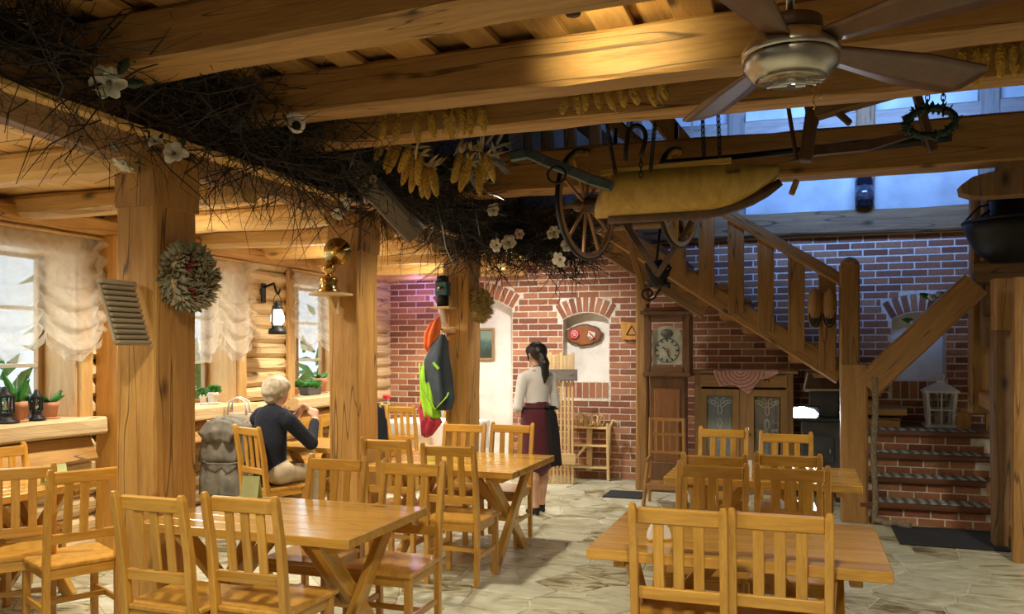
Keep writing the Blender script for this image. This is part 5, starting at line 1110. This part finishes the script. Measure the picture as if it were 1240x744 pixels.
bar('seat', (-.19, -.05, hz(585)), (.19, -.05, hz(585)), .30, .025, WH, hc); bar('foot_rail', (-.19, -.18, .2), (.19, -.18, .2), .03, .05, WH, hc)
# glazed cabinet
q0 = at(841, 560, Y=9.62); q1 = at(961, 560, Y=9.62); cab = thing('glazed_cabinet', 'low oak cabinet with two glazed doors and lace curtains', 'cabinet', ((q0.x + q1.x) / 2, 9.86, 0)); CW = q1.x - q0.x; CHT = at(900, 449, Y=9.62).z; fy = -.24
for s in (-1, 1): MB().box((s * (CW / 2 - .015), 0, CHT / 2), (.03, .46, CHT - .04)).build('side_panel', W_CAB, cab, .004)
MB().box((0, .22, CHT / 2), (CW - .04, .02, CHT - .06)).build('back_panel', W_CAB, cab); bar('cabinet_top', (-CW / 2 - .05, -.01, CHT - .015), (CW / 2 + .05, -.01, CHT - .015), .54, .035, W_CAB, cab, .008); bar('plinth', (-CW / 2, 0, .06), (CW / 2, 0, .06), .46, .12, W_CAB, cab); MB().box((0, 0, CHT * .45), (CW - .06, .4, .02)).build('shelf_board', W_CAB, cab)
for s in (-1, 0, 1): bar('stile', (s * (CW / 2 - .04), fy + .01, .12), (s * (CW / 2 - .04), fy + .01, CHT - .03), .08, .03, W_CAB, cab, .004, up=(0, 1, 0))
for s in (-1, 1):
    cx = s * (CW / 4 - .01); dw = CW / 2 - .10; dr = bar('drawer', (cx - dw / 2, fy, CHT - .115), (cx + dw / 2, fy, CHT - .115), .03, .14, W_CAB, cab, .006); 
    dr2 = MB().lathe([(.03, 0), (.03, .006), (0, .01)], 12, 0, T((cx, fy - .015, CHT - .115), 0, PI / 2), sy=.6).build('drawer_pull', BRASS, cab)
    z0, z1 = .16, CHT - .21; door = MB(); fw = .075; door.box((cx - dw / 2 + fw / 2, fy, (z0 + z1) / 2), (fw, .028, z1 - z0)); door.box((cx + dw / 2 - fw / 2, fy, (z0 + z1) / 2), (fw, .028, z1 - z0)); door.box((cx, fy, z1 - fw / 2), (dw - 2 * fw, .028, fw)); door.box((cx, fy, z0 + fw / 2), (dw - 2 * fw, .028, fw)); d_ = door.build('door', W_CAB, cab)
    MB().box((cx, fy + .004, (z0 + z1) / 2), (dw - 2 * fw, .004, z1 - z0 - 2 * fw)).build('door_glass', GLASS, d_)
    lw = (dw - 2 * fw) * .47
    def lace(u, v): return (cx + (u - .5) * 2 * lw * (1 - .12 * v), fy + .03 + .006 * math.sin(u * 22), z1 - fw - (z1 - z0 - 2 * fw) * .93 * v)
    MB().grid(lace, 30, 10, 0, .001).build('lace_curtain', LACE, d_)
    mb = MB()
    for (mx, mz, a, rx, rz2) in ((0, -.16, 0, .022, .05), (0, -.31, 0, .022, .05), (0, -.45, 0, .02, .045), (-.05, -.09, .9, .02, .05), (.05, -.09, -.9, .02, .05), (-.085, -.07, 1.3, .018, .045), (.085, -.07, -1.3, .018, .045), (-.03, -.055, .4, .016, .035), (.03, -.055, -.4, .016, .035)):
        mb.tube([(cx + mx + rx * math.cos(t) * math.cos(a) - rz2 * math.sin(t) * math.sin(a), fy + .020, z1 - fw + mz + rx * math.cos(t) * math.sin(a) + rz2 * math.sin(t) * math.cos(a)) for t in [2 * PI * i / 14 for i in range(14)]], .0055, 5, 0, True)
    mb.build('lace_motif', WHITEC, d_); MB().lathe([(.012, 0), (.016, .012), (0, .02)], 10, 0, T((cx - s * (dw / 2 - .03), fy - .016, (z0 + z1) / 2), 0, PI / 2)).build('knob', BRASS, d_)
# crocheted doily on the cabinet
DX0, DX1 = at(864, 450, Y=9.6).x - cab.location.x, at(943, 450, Y=9.6).x - cab.location.x
dl = thing('crochet_doily', 'dusty pink crocheted doily hanging over the cabinet edge', 'doily', (cab.location.x, cab.location.y, CHT + .004))
def dlow(x):
    t = (x - DX0) / (DX1 - DX0); pts = [(0, .02), (.10, .19), (.2, .17), (.35, .17), (.55, .27), (.72, .10), (.85, .09), (1, .03)]
    for (a, b), (c2, d2) in zip(pts[:-1], pts[1:]):
        if a <= t <= c2: return b + (d2 - b) * (t - a) / (c2 - a)
    return .02
def dg(u, v):
    x = DX0 + (DX1 - DX0) * u
    if v < .35: return (x, -.29 + .22 * (1 - v / .35), .002)
    return (x, -.292 - .004 * math.sin(u * 20), .002 - dlow(x) * (v - .35) / .65)
MB().grid(dg, 50, 16, 0, .002).build('doily_cloth', DOILY, dl); mb = MB(); DK = mat('crochet_dark', (.30, .13, .12), .9)
for r in (.04, .075, .11, .15, .19, .23):
    seg = []
    for i in range(41):
        a = PI + PI * i / 40; x = DX0 + (DX1 - DX0) * .42 + r * 1.1 * math.cos(a); z = .0 + r * math.sin(a) - .005
        if DX0 < x < DX1 and -z < dlow(x) - .006: seg.append((x, -.301, z))
        else:
            if len(seg) > 2: mb.tube(seg, .004, 4)
            seg = []
    if len(seg) > 2: mb.tube(seg, .004, 4)
mb.build('crochet_rows', DK, dl)
# iron stove with flood lamp
p = at(994, 565, Y=9.5); sv = thing('iron_stove', 'dark iron stove between the cabinet and the stairs', 'stove', (p.x, 9.55, 0)); DST = mat('stove_iron', (.085, .095, .11), .55, .4, .2, 8)
for k, (x, y) in enumerate(((-.16, -.14), (.16, -.14), (-.16, .14), (.16, .14))): bar('leg', (x, y, 0), (x, y, .2), .04, .04, DST, sv)
MB().box((0, 0, .52), (.40, .36, .66)).build('body', DST, sv, .012); dd = MB().box((0, -.185, .55), (.26, .02, .28)).build('fire_door', DST, sv, .008); tubeobj('handle', [(.09, -.2, .5), (.09, -.23, .53), (.09, -.2, .58)], .008, STEEL, dd); bar('top_plate', (-.23, 0, .865), (.23, 0, .865), .42, .03, DST, sv, .008); MB().box((.03, .08, 1.08), (.3, .2, .4)).build('flue_box', DST, sv, .01)
bx = thing('wall_box', 'small dark shelf box with bright edge above the stove', 'shelf', tuple(at(998, 462, Y=9.35))); bar('bottom_board', (-.2, 0, -.09), (.2, 0, -.09), .2, .025, W_DARK, bx); bar('top_board', (-.17, 0, .09), (.2, 0, .09), .2, .02, W_DARK, bx); MB().box((0, .09, 0), (.38, .02, .18)).build('back_board', W_DARK, bx); bar('edge_strip', (-.2, -.105, -.085), (.2, -.105, -.085), .008, .014, STEEL, bx, .001); bar('end_strip', (-.2, -.1, -.08), (-.165, -.1, .09), .008, .014, STEEL, bx, .001)
fl_ = thing('flood_lamp', 'glaring white flood lamp beside the glazed cabinet', 'lamp', tuple(at(976, 500, Y=9.2))); MB().box((0, .03, 0), (.27, .06, .14)).build('housing', IRON, fl_, .008); MB().prism([(-.12, .05), (-.02, .06), (.08, .03), (.12, -.01), (.10, -.05), (-.12, -.05)], -.012, -.002, 'y').build('lens', glow('flood_light', (.85, .93, 1.0), 55), fl_); bar('stand', (0, .05, -.05), (0, .07, -.07 - fl_.location.z + .95), .04, .04, IRON, fl_)
# clogs on the baluster
for k, (x_, lab) in enumerate(((987, 'left wooden clog hanging toe up on the stair baluster'), (1004, 'right wooden clog hanging toe up on the stair baluster'))):
    p = at(x_, 373, Y=9.08); t = thing('wooden_clog', lab, 'shoe', tuple(p), 0, 'pair of clogs'); t.scale = (1.15, 1.15, 1.15)
    def sole(u, v): a = 2 * PI * v; wd = (.045 + .02 * math.sin(PI * u)) * (1 if u < .85 else max(.12, 1 - ((u - .85) / .15) ** 2)); return (wd * math.cos(a), -.03 + (.028 + (.035 * min(1, u * 2) if math.sin(a) < 0 else 0)) * math.sin(a), -.17 + .34 * u)
    MB().grid(sole, 18, 14).build('sole', W_STAIR, t)
    def hole(u, v): a = 2 * PI * u; return (.033 * v * math.cos(a), -.068 - .006 * (1 - v), -.08 + .075 * v * math.sin(a))
    MB().grid(hole, 18, 3).build('opening', IRON, t); MB().tube([(.045 * math.cos(2 * PI * i / 18), -.06, -.08 + .09 * math.sin(2 * PI * i / 18)) for i in range(18)], .008, 5, 0, True).build('rim', IRON, t)
# white garden lantern on the landing
p = at(1138, 514, Y=9.62); wl = thing('white_lantern', 'white metal lantern with glass panes on the stair landing', 'lantern', (p.x, 9.62, .802)); z7 = project(p)[2] / FPX; hw = 15.5 * z7; hh = 42 * z7
WL = mat('lantern_white', (.84, .86, .88), .5); MB().box((0, 0, .015), (hw * 2.3, hw * 2.3, .03)).build('base', WL, wl, .006)
for sx_ in (-1, 1):
    for sy_ in (-1, 1): bar('upright', (sx_ * hw * .82, sy_ * hw * .82, .03), (sx_ * hw, sy_ * hw, hh), .026, .026, WL, wl, .003)
    for ax in (0, 1):
        P = (lambda a, b, c2: (a, b, c2)) if ax == 0 else (lambda a, b, c2: (b, a, c2)); MB().box(P(0, sx_ * hw * .9, hh / 2), (2 * hw * .85 if ax == 0 else .004, .004 if ax == 0 else 2 * hw * .85, hh - .05)).build('pane', GLASS, wl); bar('muntin', P(0, sx_ * hw * .92, .03), P(0, sx_ * hw * .96, hh), .012, .012, WL, wl, .002); bar('muntin', P(-hw * .9, sx_ * hw * .93, hh * .5), P(hw * .9, sx_ * hw * .93, hh * .5), .012, .012, WL, wl, .002)
MB().lathe([(hw * 1.75, hh), (hw * 1.75, hh + .015), (hw * .75, hh + .085), (hw * .45, hh + .095), (hw * .4, hh + .12), (0, hh + .125)], 4, 0, Matrix.Rotation(PI / 4, 4, 'Z'), smooth=False).build('roof', WL, wl); MB().tube([(.04 * math.cos(a), 0, hh + .155 + .04 * math.sin(a)) for a in [2 * PI * i / 16 for i in range(16)]], .006, 5, 0, True).build('ring_handle', WL, wl); MB().lathe([(.05, .03), (.05, .16), (0, .165)], 14).build('candle', CREAM, wl)
# floor mats
BM = mat('charcoal_mat', (.028, .032, .038), .95, 0, .3, 120, .5); a = at(1092, 659, Z=0); b = at(1080, 636, Z=0)
MB().box((1.42, (7.52 + 8.28) / 2, .006), (1.30, .76, .012)).build('door_mat', BM, None, .004, label='charcoal floor mat at the foot of the stairs', cat='mat'); MB().box((-1.83, 9.1, .006), (.42, .42, .012)).build('small_mat', BM, None, .004, label='small dark mat on the floor left of the tall clock', cat='mat')
# right edge: cauldron, pot, canister, block, sprig, bottle
p = at(1232, 318, Y=8.3); cl = thing('iron_cauldron', 'wide black iron cauldron at the right edge above the stairs', 'cauldron', tuple(p)); MB().lathe([(0, 0), (.2, .0), (.32, .1), (.40, .26), (.43, .36), (.41, .36), (.36, .2), (0, .1)], 28).build('bowl', IRON, cl); MB().tube([(.42 * math.cos(2 * PI * i / 28), .42 * math.sin(2 * PI * i / 28), .36) for i in range(28)], .016, 6, 0, True).build('rim', IRON, cl); tubeobj('bail', [(-.42, 0, .36), (-.3, 0, .5), (0, 0, .56), (.3, 0, .5), (.42, 0, .36)], .01, IRON, cl)
p2 = at(1222, 266, Y=8.3); p2.z = p.z + .115; kt = thing('black_pot', 'black pot standing inside the cauldron at right edge', 'pot', tuple(p2)); MB().lathe([(0, 0), (.10, 0), (.14, .25), (.16, .42), (.14, .42), (.1, .05), (0, .04)], 18).build('body', IRON, kt); tubeobj('handle', [(-.14, 0, .36), (-.22, 0, .3), (-.2, 0, .2), (-.12, 0, .14)], .012, IRON, kt)
p = at(1181, 470, Y=9.9); ex = thing('red_canister', 'small red canister on the brick wall at the right', 'canister', tuple(p)); RP = mat('red_paint', (.45, .01, .03), .3); MB().lathe([(0, 0), (.06, 0), (.065, .02), (.065, .24), (.03, .30), (.02, .33)], 18).build('body', RP, ex); MB().box((0, 0, .35), (.05, .05, .05)).build('valve', IRON, ex, .006); tubeobj('hose', [(.02, -.03, .35), (.09, -.04, .3), (.08, -.05, .1)], .009, IRON, ex)
p = at(1181, 512, Y=9.3); wk = thing('wooden_stool', 'low rustic wooden stool on the landing beside the white lantern', 'stool', (p.x, 9.3, .802)); bar('seat', (-.14, 0, .2), (.2, 0, .22), .2, .05, W_STAIR, wk, .008); bar('leg', (-.1, 0, 0), (-.1, 0, .18), .12, .05, W_STAIR, wk); bar('leg', (.15, 0, 0), (.15, 0, .19), .12, .05, W_STAIR, wk); tubeobj('hook', [(.0, -.05, .23), (.12, -.06, .24), (.2, -.06, .27)], .01, STEEL, wk)
for (x_, y_, lab) in ((1130, 362, 'blue-white blossoms with green leaves above the sloping railing'), (1109, 392, 'small pale blossoms at the arch edge by the sloping railing')):
    p = at(x_, y_, Y=8.75); t = thing('flower_sprig', lab, 'flowers', tuple(p)); mb = MB(); rr = random.Random(x_); leafy(mb, (0, 0, 0), 12 if x_ == 1130 else 4, .13, .05, 1, rr, .5); mb.build('leaves', LEAF, t); mb = MB(); PB = mat('pale_blue_petal', (.62, .72, .92), .6)
    for _ in range(9): mb.lathe([(.004, -.02), (.03, .0), (.012, .012), (0, .01)], 6, 0, T((rr.gauss(0, .05), -.06 + rr.gauss(0, .03), -.04 + rr.gauss(0, .06)), 0, rr.uniform(.6, 2)))
    mb.build('blossoms', PB, t)
p = at(1047, 262, Y=10.0); bt = thing('dark_bottle', 'dark glass bottle with silver specks on the wall beam', 'bottle', (p.x, 10.02, 3.175)); MB().lathe([(0, 0), (.09, 0), (.10, .03), (.10, .3), (.035, .42), (.03, .56), (.04, .58), (0, .58)], 18).build('glass', mat('bottle_glass', (.01, .012, .02), .08, .2, .2), bt); MB().lathe([(.101, .08), (.101, .24)], 18).build('bottle_label', mat('bottle_label', (.12, .13, .18), .2, .6, .6, 40), bt)
# garden hedge seen through the windows
HED = mat('hedge_leaf', (.10, .30, .06), .7, 0, .5, 5, 0, 0, .2)
for k, y in enumerate((1.5, 4.2, 7.0, 9.6, 12.6)):
    mb = MB(); rr = random.Random(k)
    for _ in range(420): c_ = Vector((rr.gauss(0, .4), rr.gauss(0, .8), abs(rr.gauss(0, .7)))); sprigs(mb, c_, (rr.gauss(0, 1), rr.gauss(0, 1), rr.gauss(.3, 1)), .34, rr)
    t = thing('garden_shrub', 'green shrub in the garden outside, number %s from the near end' % ('one', 'two', 'three', 'four', 'five')[k], 'shrub', (-8.2, y, 0), 0, 'shrubs outside the windows'); mb.build('foliage', [HED, LEAF], t, kind='stuff'); bar('stem', (0, 0, -.5), (0, 0, .6), .1, .1, W_OLD, t)
MB().box((-10.5, 5, -.6), (9.8, 26, .1)).build('garden_ground', mat('lawn', (.16, .30, .10), .9, 0, .3, 3), kind='structure')
# ================================================================== people
def person_frame(px_loc, rz): return Matrix.Translation(px_loc) @ Matrix.Rotation(rz, 4, 'Z')
def hand(prims, w, d, side, m, curl=.5, s=1.0, palm=None):
    """w: wrist, d: direction of the hand, side: thumb side; adds palm, four fingers and thumb"""
    w, d, side = Vector(w), Vector(d).normalized(), Vector(side); side = (side - d * side.dot(d)).normalized(); n = d.cross(side)
    if palm is not None and n.dot(Vector(palm)) < 0: n = -n
    prims.append((w, w + d * .05 * s, .024 * s, .027 * s, m)); prims.append((w + d * .035 * s + side * .018 * s, w + d * .075 * s + side * .022 * s, .016 * s, .014 * s, m)); prims.append((w + d * .035 * s - side * .018 * s, w + d * .07 * s - side * .022 * s, .016 * s, .013 * s, m))
    for k, (o_, L) in enumerate(((.028, .068), (.010, .076), (-.009, .070), (-.027, .055))):
        b = w + d * .078 * s + side * o_ * s; m1 = b + (d * math.cos(curl) + n * math.sin(curl)) * L * .5 * s; e = m1 + (d * math.cos(curl * 2.2) + n * math.sin(curl * 2.2)) * L * .5 * s
        prims.append((b, m1, .0095 * s, .0085 * s, m)); prims.append((m1, e, .0085 * s, .007 * s, m))
    b = w + d * .025 * s + side * .028 * s; m1 = b + (d * .6 + side * .7 + n * .25).normalized() * .036 * s; e = m1 + (d * .9 + side * .15 + n * .4).normalized() * .032 * s
    prims.append((b, m1, .012 * s, .010 * s, m)); prims.append((m1, e, .010 * s, .008 * s, m))
def V3(*a): return Vector(a)
# ---- standing person (local: faces +y)
ws = at(650, 622, Z=0); wo = thing('person', 'standing person in white blouse and burgundy skirt seen from behind', 'person', (ws.x, ws.y, 0), math.radians(52))
P = []; SK, BLW, BU, SH, HR = 0, 1, 2, 3, 4
for s in (-1, 1):
    h, k, an = V3(s * .085, 0, .86), V3(s * .075, .02 if s > 0 else -.01, .47), V3(s * .07, .02 if s > 0 else -.08, .085)
    P += [(h, k, .085, .058, SK), (k, k + (an - k) * .35 + V3(0, -.018, 0), .052, .056, SK), (k + (an - k) * .35 + V3(0, -.018, 0), an, .054, .033, SK)]
    P += [(an, an + V3(0, .05, -.045), .033, .034, SH), (an + V3(0, .05, -.045), an + V3(0, .13, -.06), .034, .026, SH), (an, an + V3(0, -.03, -.06), .030, .022, SH)]
# skirt
P += [(V3(0, 0, 1.04), V3(0, 0, .95), .125, .16, BU, (1, .8, 1)), (V3(0, -.01, .95), V3(0, 0, .55), .165, .18, BU, (1, .82, 1))]
# torso
P += [(V3(0, .0, 1.05), V3(0, 0, 1.15), .115, .12, BLW, (1, .78, 1)), (V3(0, 0, 1.15), V3(0, -.01, 1.30), .125, .14, BLW, (1, .75, 1)), (V3(-.11, -.01, 1.335), V3(.11, -.01, 1.335), .068, .068, BLW)]
P += [(V3(-.06, .085, 1.22), V3(.06, .085, 1.22), .06, .06, BLW)]
P += [(V3(0, -.01, 1.36), V3(0, .015, 1.46), .052, .047, SK), (V3(-.06, -.045, 1.375), V3(.06, -.045, 1.375), .035, .035, SK)]
for s in (-1, 1):
    sh, el, wr_ = V3(s * .165, -.005, 1.325), V3(s * .225, .0, 1.05), V3(s * .10, .20, .99)
    P += [(sh, el, .058, .046, BLW), (el, el + (wr_ - el) * .75, .046, .038, BLW), (el + (wr_ - el) * .7, wr_, .032, .025, SK)]
    hand(P, wr_, V3(-s * .6, .6, .1), V3(0, .3, 1), SK, .5, .92, (0, -.3, -.5))
# head: skull, jaw, nose, lips, ears, hair, ponytail
P += [(V3(0, .0, 1.565), V3(0, .03, 1.56), .082, .078, SK), (V3(0, .05, 1.50), V3(0, .062, 1.482), .05, .036, SK), (V3(0, .102, 1.555), V3(0, .118, 1.528), .010, .014, SK), (V3(-.014, .098, 1.497), V3(.014, .098, 1.497), .010, .010, SK)]
for s in (-1, 1): P += [(V3(s * .082, .0, 1.56), V3(s * .084, -.002, 1.535), .014, .010, SK)]
body = skin_obj('body', P, [SKIN, BLOUSE, BURG, BLACKC, BLACKH], wo, .0095, .014, 3)
Hh = [(V3(0, -.022, 1.585), V3(0, .01, 1.60), .092, .086, 0), (V3(-.05, .03, 1.595), V3(.05, .03, 1.595), .052, .052, 0), (V3(0, -.06, 1.55), V3(0, -.075, 1.53), .062, .05, 0), (V3(0, -.105, 1.53), V3(0, -.135, 1.47), .036, .044, 0), (V3(0, -.135, 1.47), V3(.01, -.13, 1.36), .044, .034, 0), (V3(.01, -.13, 1.36), V3(.012, -.115, 1.28), .034, .012, 0)]
for s in (-1, 1): Hh += [(V3(s * .072, .045, 1.58), V3(s * .078, .03, 1.49), .016, .006, 0)]
skin_obj('hair', Hh, [BLACKH], wo, .0095, .012, 2)
EYE_M = mat('eye_dark', (.02, .015, .012), .2)
for s in (-1, 1): MB().lathe([(0, -.008), (.008, -.004), (.009, 0), (.006, .005), (0, .007)], 10, 0, T((s * .03, .098, 1.56), 0, -PI / 2)).build('eye', EYE_M, wo)
MB().tube([(.135 * math.cos(a), .108 * math.sin(a) - .005, 1.035) for a in [2 * PI * i / 28 for i in range(28)]], .022, 6, 0, True, flat=.5).build('apron_band', BLACKC, wo)
drape('apron_ribbon', [(.05, -.15, 1.05, .02, .01, .1), (.06, -.165, .98, .055, .012, .2), (.07, -.19, .75, .06, .014, .2), (.08, -.20, .50, .065, .014, .25), (.08, -.20, .48, .05, .01, .1)], BLACKC, wo, 4, seed=11); drape('apron_bow', [(.0, -.15, 1.05, .01, .01, .1), (.04, -.155, 1.05, .04, .03, .2), (.09, -.15, 1.04, .05, .03, .2), (.12, -.14, 1.02, .01, .01, .1)], BLACKC, wo, 4, seed=12)
tubeobj('necklace', [(.055 * math.cos(a), .05 * math.sin(a), 1.43 - .02 * math.sin(a)) for a in [2 * PI * i / 18 for i in range(19)]], .004, IRON, wo, 5)
# ---- seated person in navy (local: faces +y, seat centre at origin)
c_ = CH[19]; sa = math.radians(c_[2]); sx0, sy0 = c_[0] - .25 * math.sin(sa), c_[1] + .25 * math.cos(sa)
so = thing('person', 'seated person in navy sweater with short ash-blond hair, hands raised', 'person', (sx0, sy0, 0), math.radians(-14))
P = []; NV, KH = 1, 2
P += [(V3(-.10, -.02, .56), V3(.10, -.02, .56), .125, .125, KH, (1, 1, .85)), (V3(0, -.05, .60), V3(0, -.06, .80), .16, .165, NV, (1, .8, 1)), (V3(0, -.06, .80), V3(0, -.03, .98), .165, .155, NV, (1, .78, 1)), (V3(-.13, -.02, 1.03), V3(.13, -.02, 1.03), .078, .078, NV), (V3(0, 0, 1.06), V3(0, .02, 1.15), .06, .055, SK)]
for s in (-1, 1):
    P += [(V3(s * .1, 0, .54), V3(s * .11, .38, .53), .085, .066, KH), (V3(s * .11, .38, .53), V3(s * .11, .36, .10), .062, .045, KH), (V3(s * .11, .36, .08), V3(s * .11, .47, .035), .04, .034, SH)]
    sh = V3(s * .195, -.01, 1.0); el = V3(s * .27, .17, .80); wr_ = V3(s * .12, .36, .99) if s > 0 else V3(s * .03, .30, 1.03)
    P += [(sh, el, .07, .056, NV), (el, el + (wr_ - el) * .8, .055, .042, NV), (el + (wr_ - el) * .75, wr_, .034, .027, SK)]
    hand(P, wr_, V3(-s * .35, .25, .8), V3(-s * .3, -.6, .3), SK, .9, 1.0, (-s, 0, 0))
P += [(V3(0, .025, 1.245), V3(0, .055, 1.24), .085, .08, SK), (V3(0, .075, 1.18), V3(0, .085, 1.165), .05, .04, SK), (V3(0, .127, 1.235), V3(0, .145, 1.21), .010, .014, SK), (V3(-.015, .122, 1.178), V3(.015, .122, 1.178), .010, .010, SK)]
for s in (-1, 1): P += [(V3(s * .086, .03, 1.24), V3(s * .088, .028, 1.215), .015, .011, SK)]
skin_obj('body', P, [SKIN, NAVY, KHAKI, BLACKC], so, .0095, .014, 3)
Hh = [(V3(0, -.005, 1.275), V3(0, .045, 1.285), .102, .094, 0), (V3(0, -.03, 1.23), V3(0, -.03, 1.19), .085, .065, 0), (V3(-.06, .06, 1.29), V3(.06, .06, 1.29), .055, .055, 0)]
for s in (-1, 1): Hh += [(V3(s * .07, .03, 1.27), V3(s * .078, .015, 1.21), .034, .022, 0)]
skin_obj('hair', Hh, [BLOND], so, .0095, .012, 2)
for s in (-1, 1): MB().lathe([(0, -.008), (.008, -.004), (.009, 0), (.006, .005), (0, .007)], 10, 0, T((s * .03, .128, 1.24), 0, -PI / 2)).build('eye', EYE_M, so)
MB().tube([(.068 * math.cos(a), .015 + .066 * math.sin(a), 1.095 + .018 * math.cos(a + 1.57)) for a in [2 * PI * i / 20 for i in range(20)]], .010, 6, 0, True).build('collar', NAVY, so)
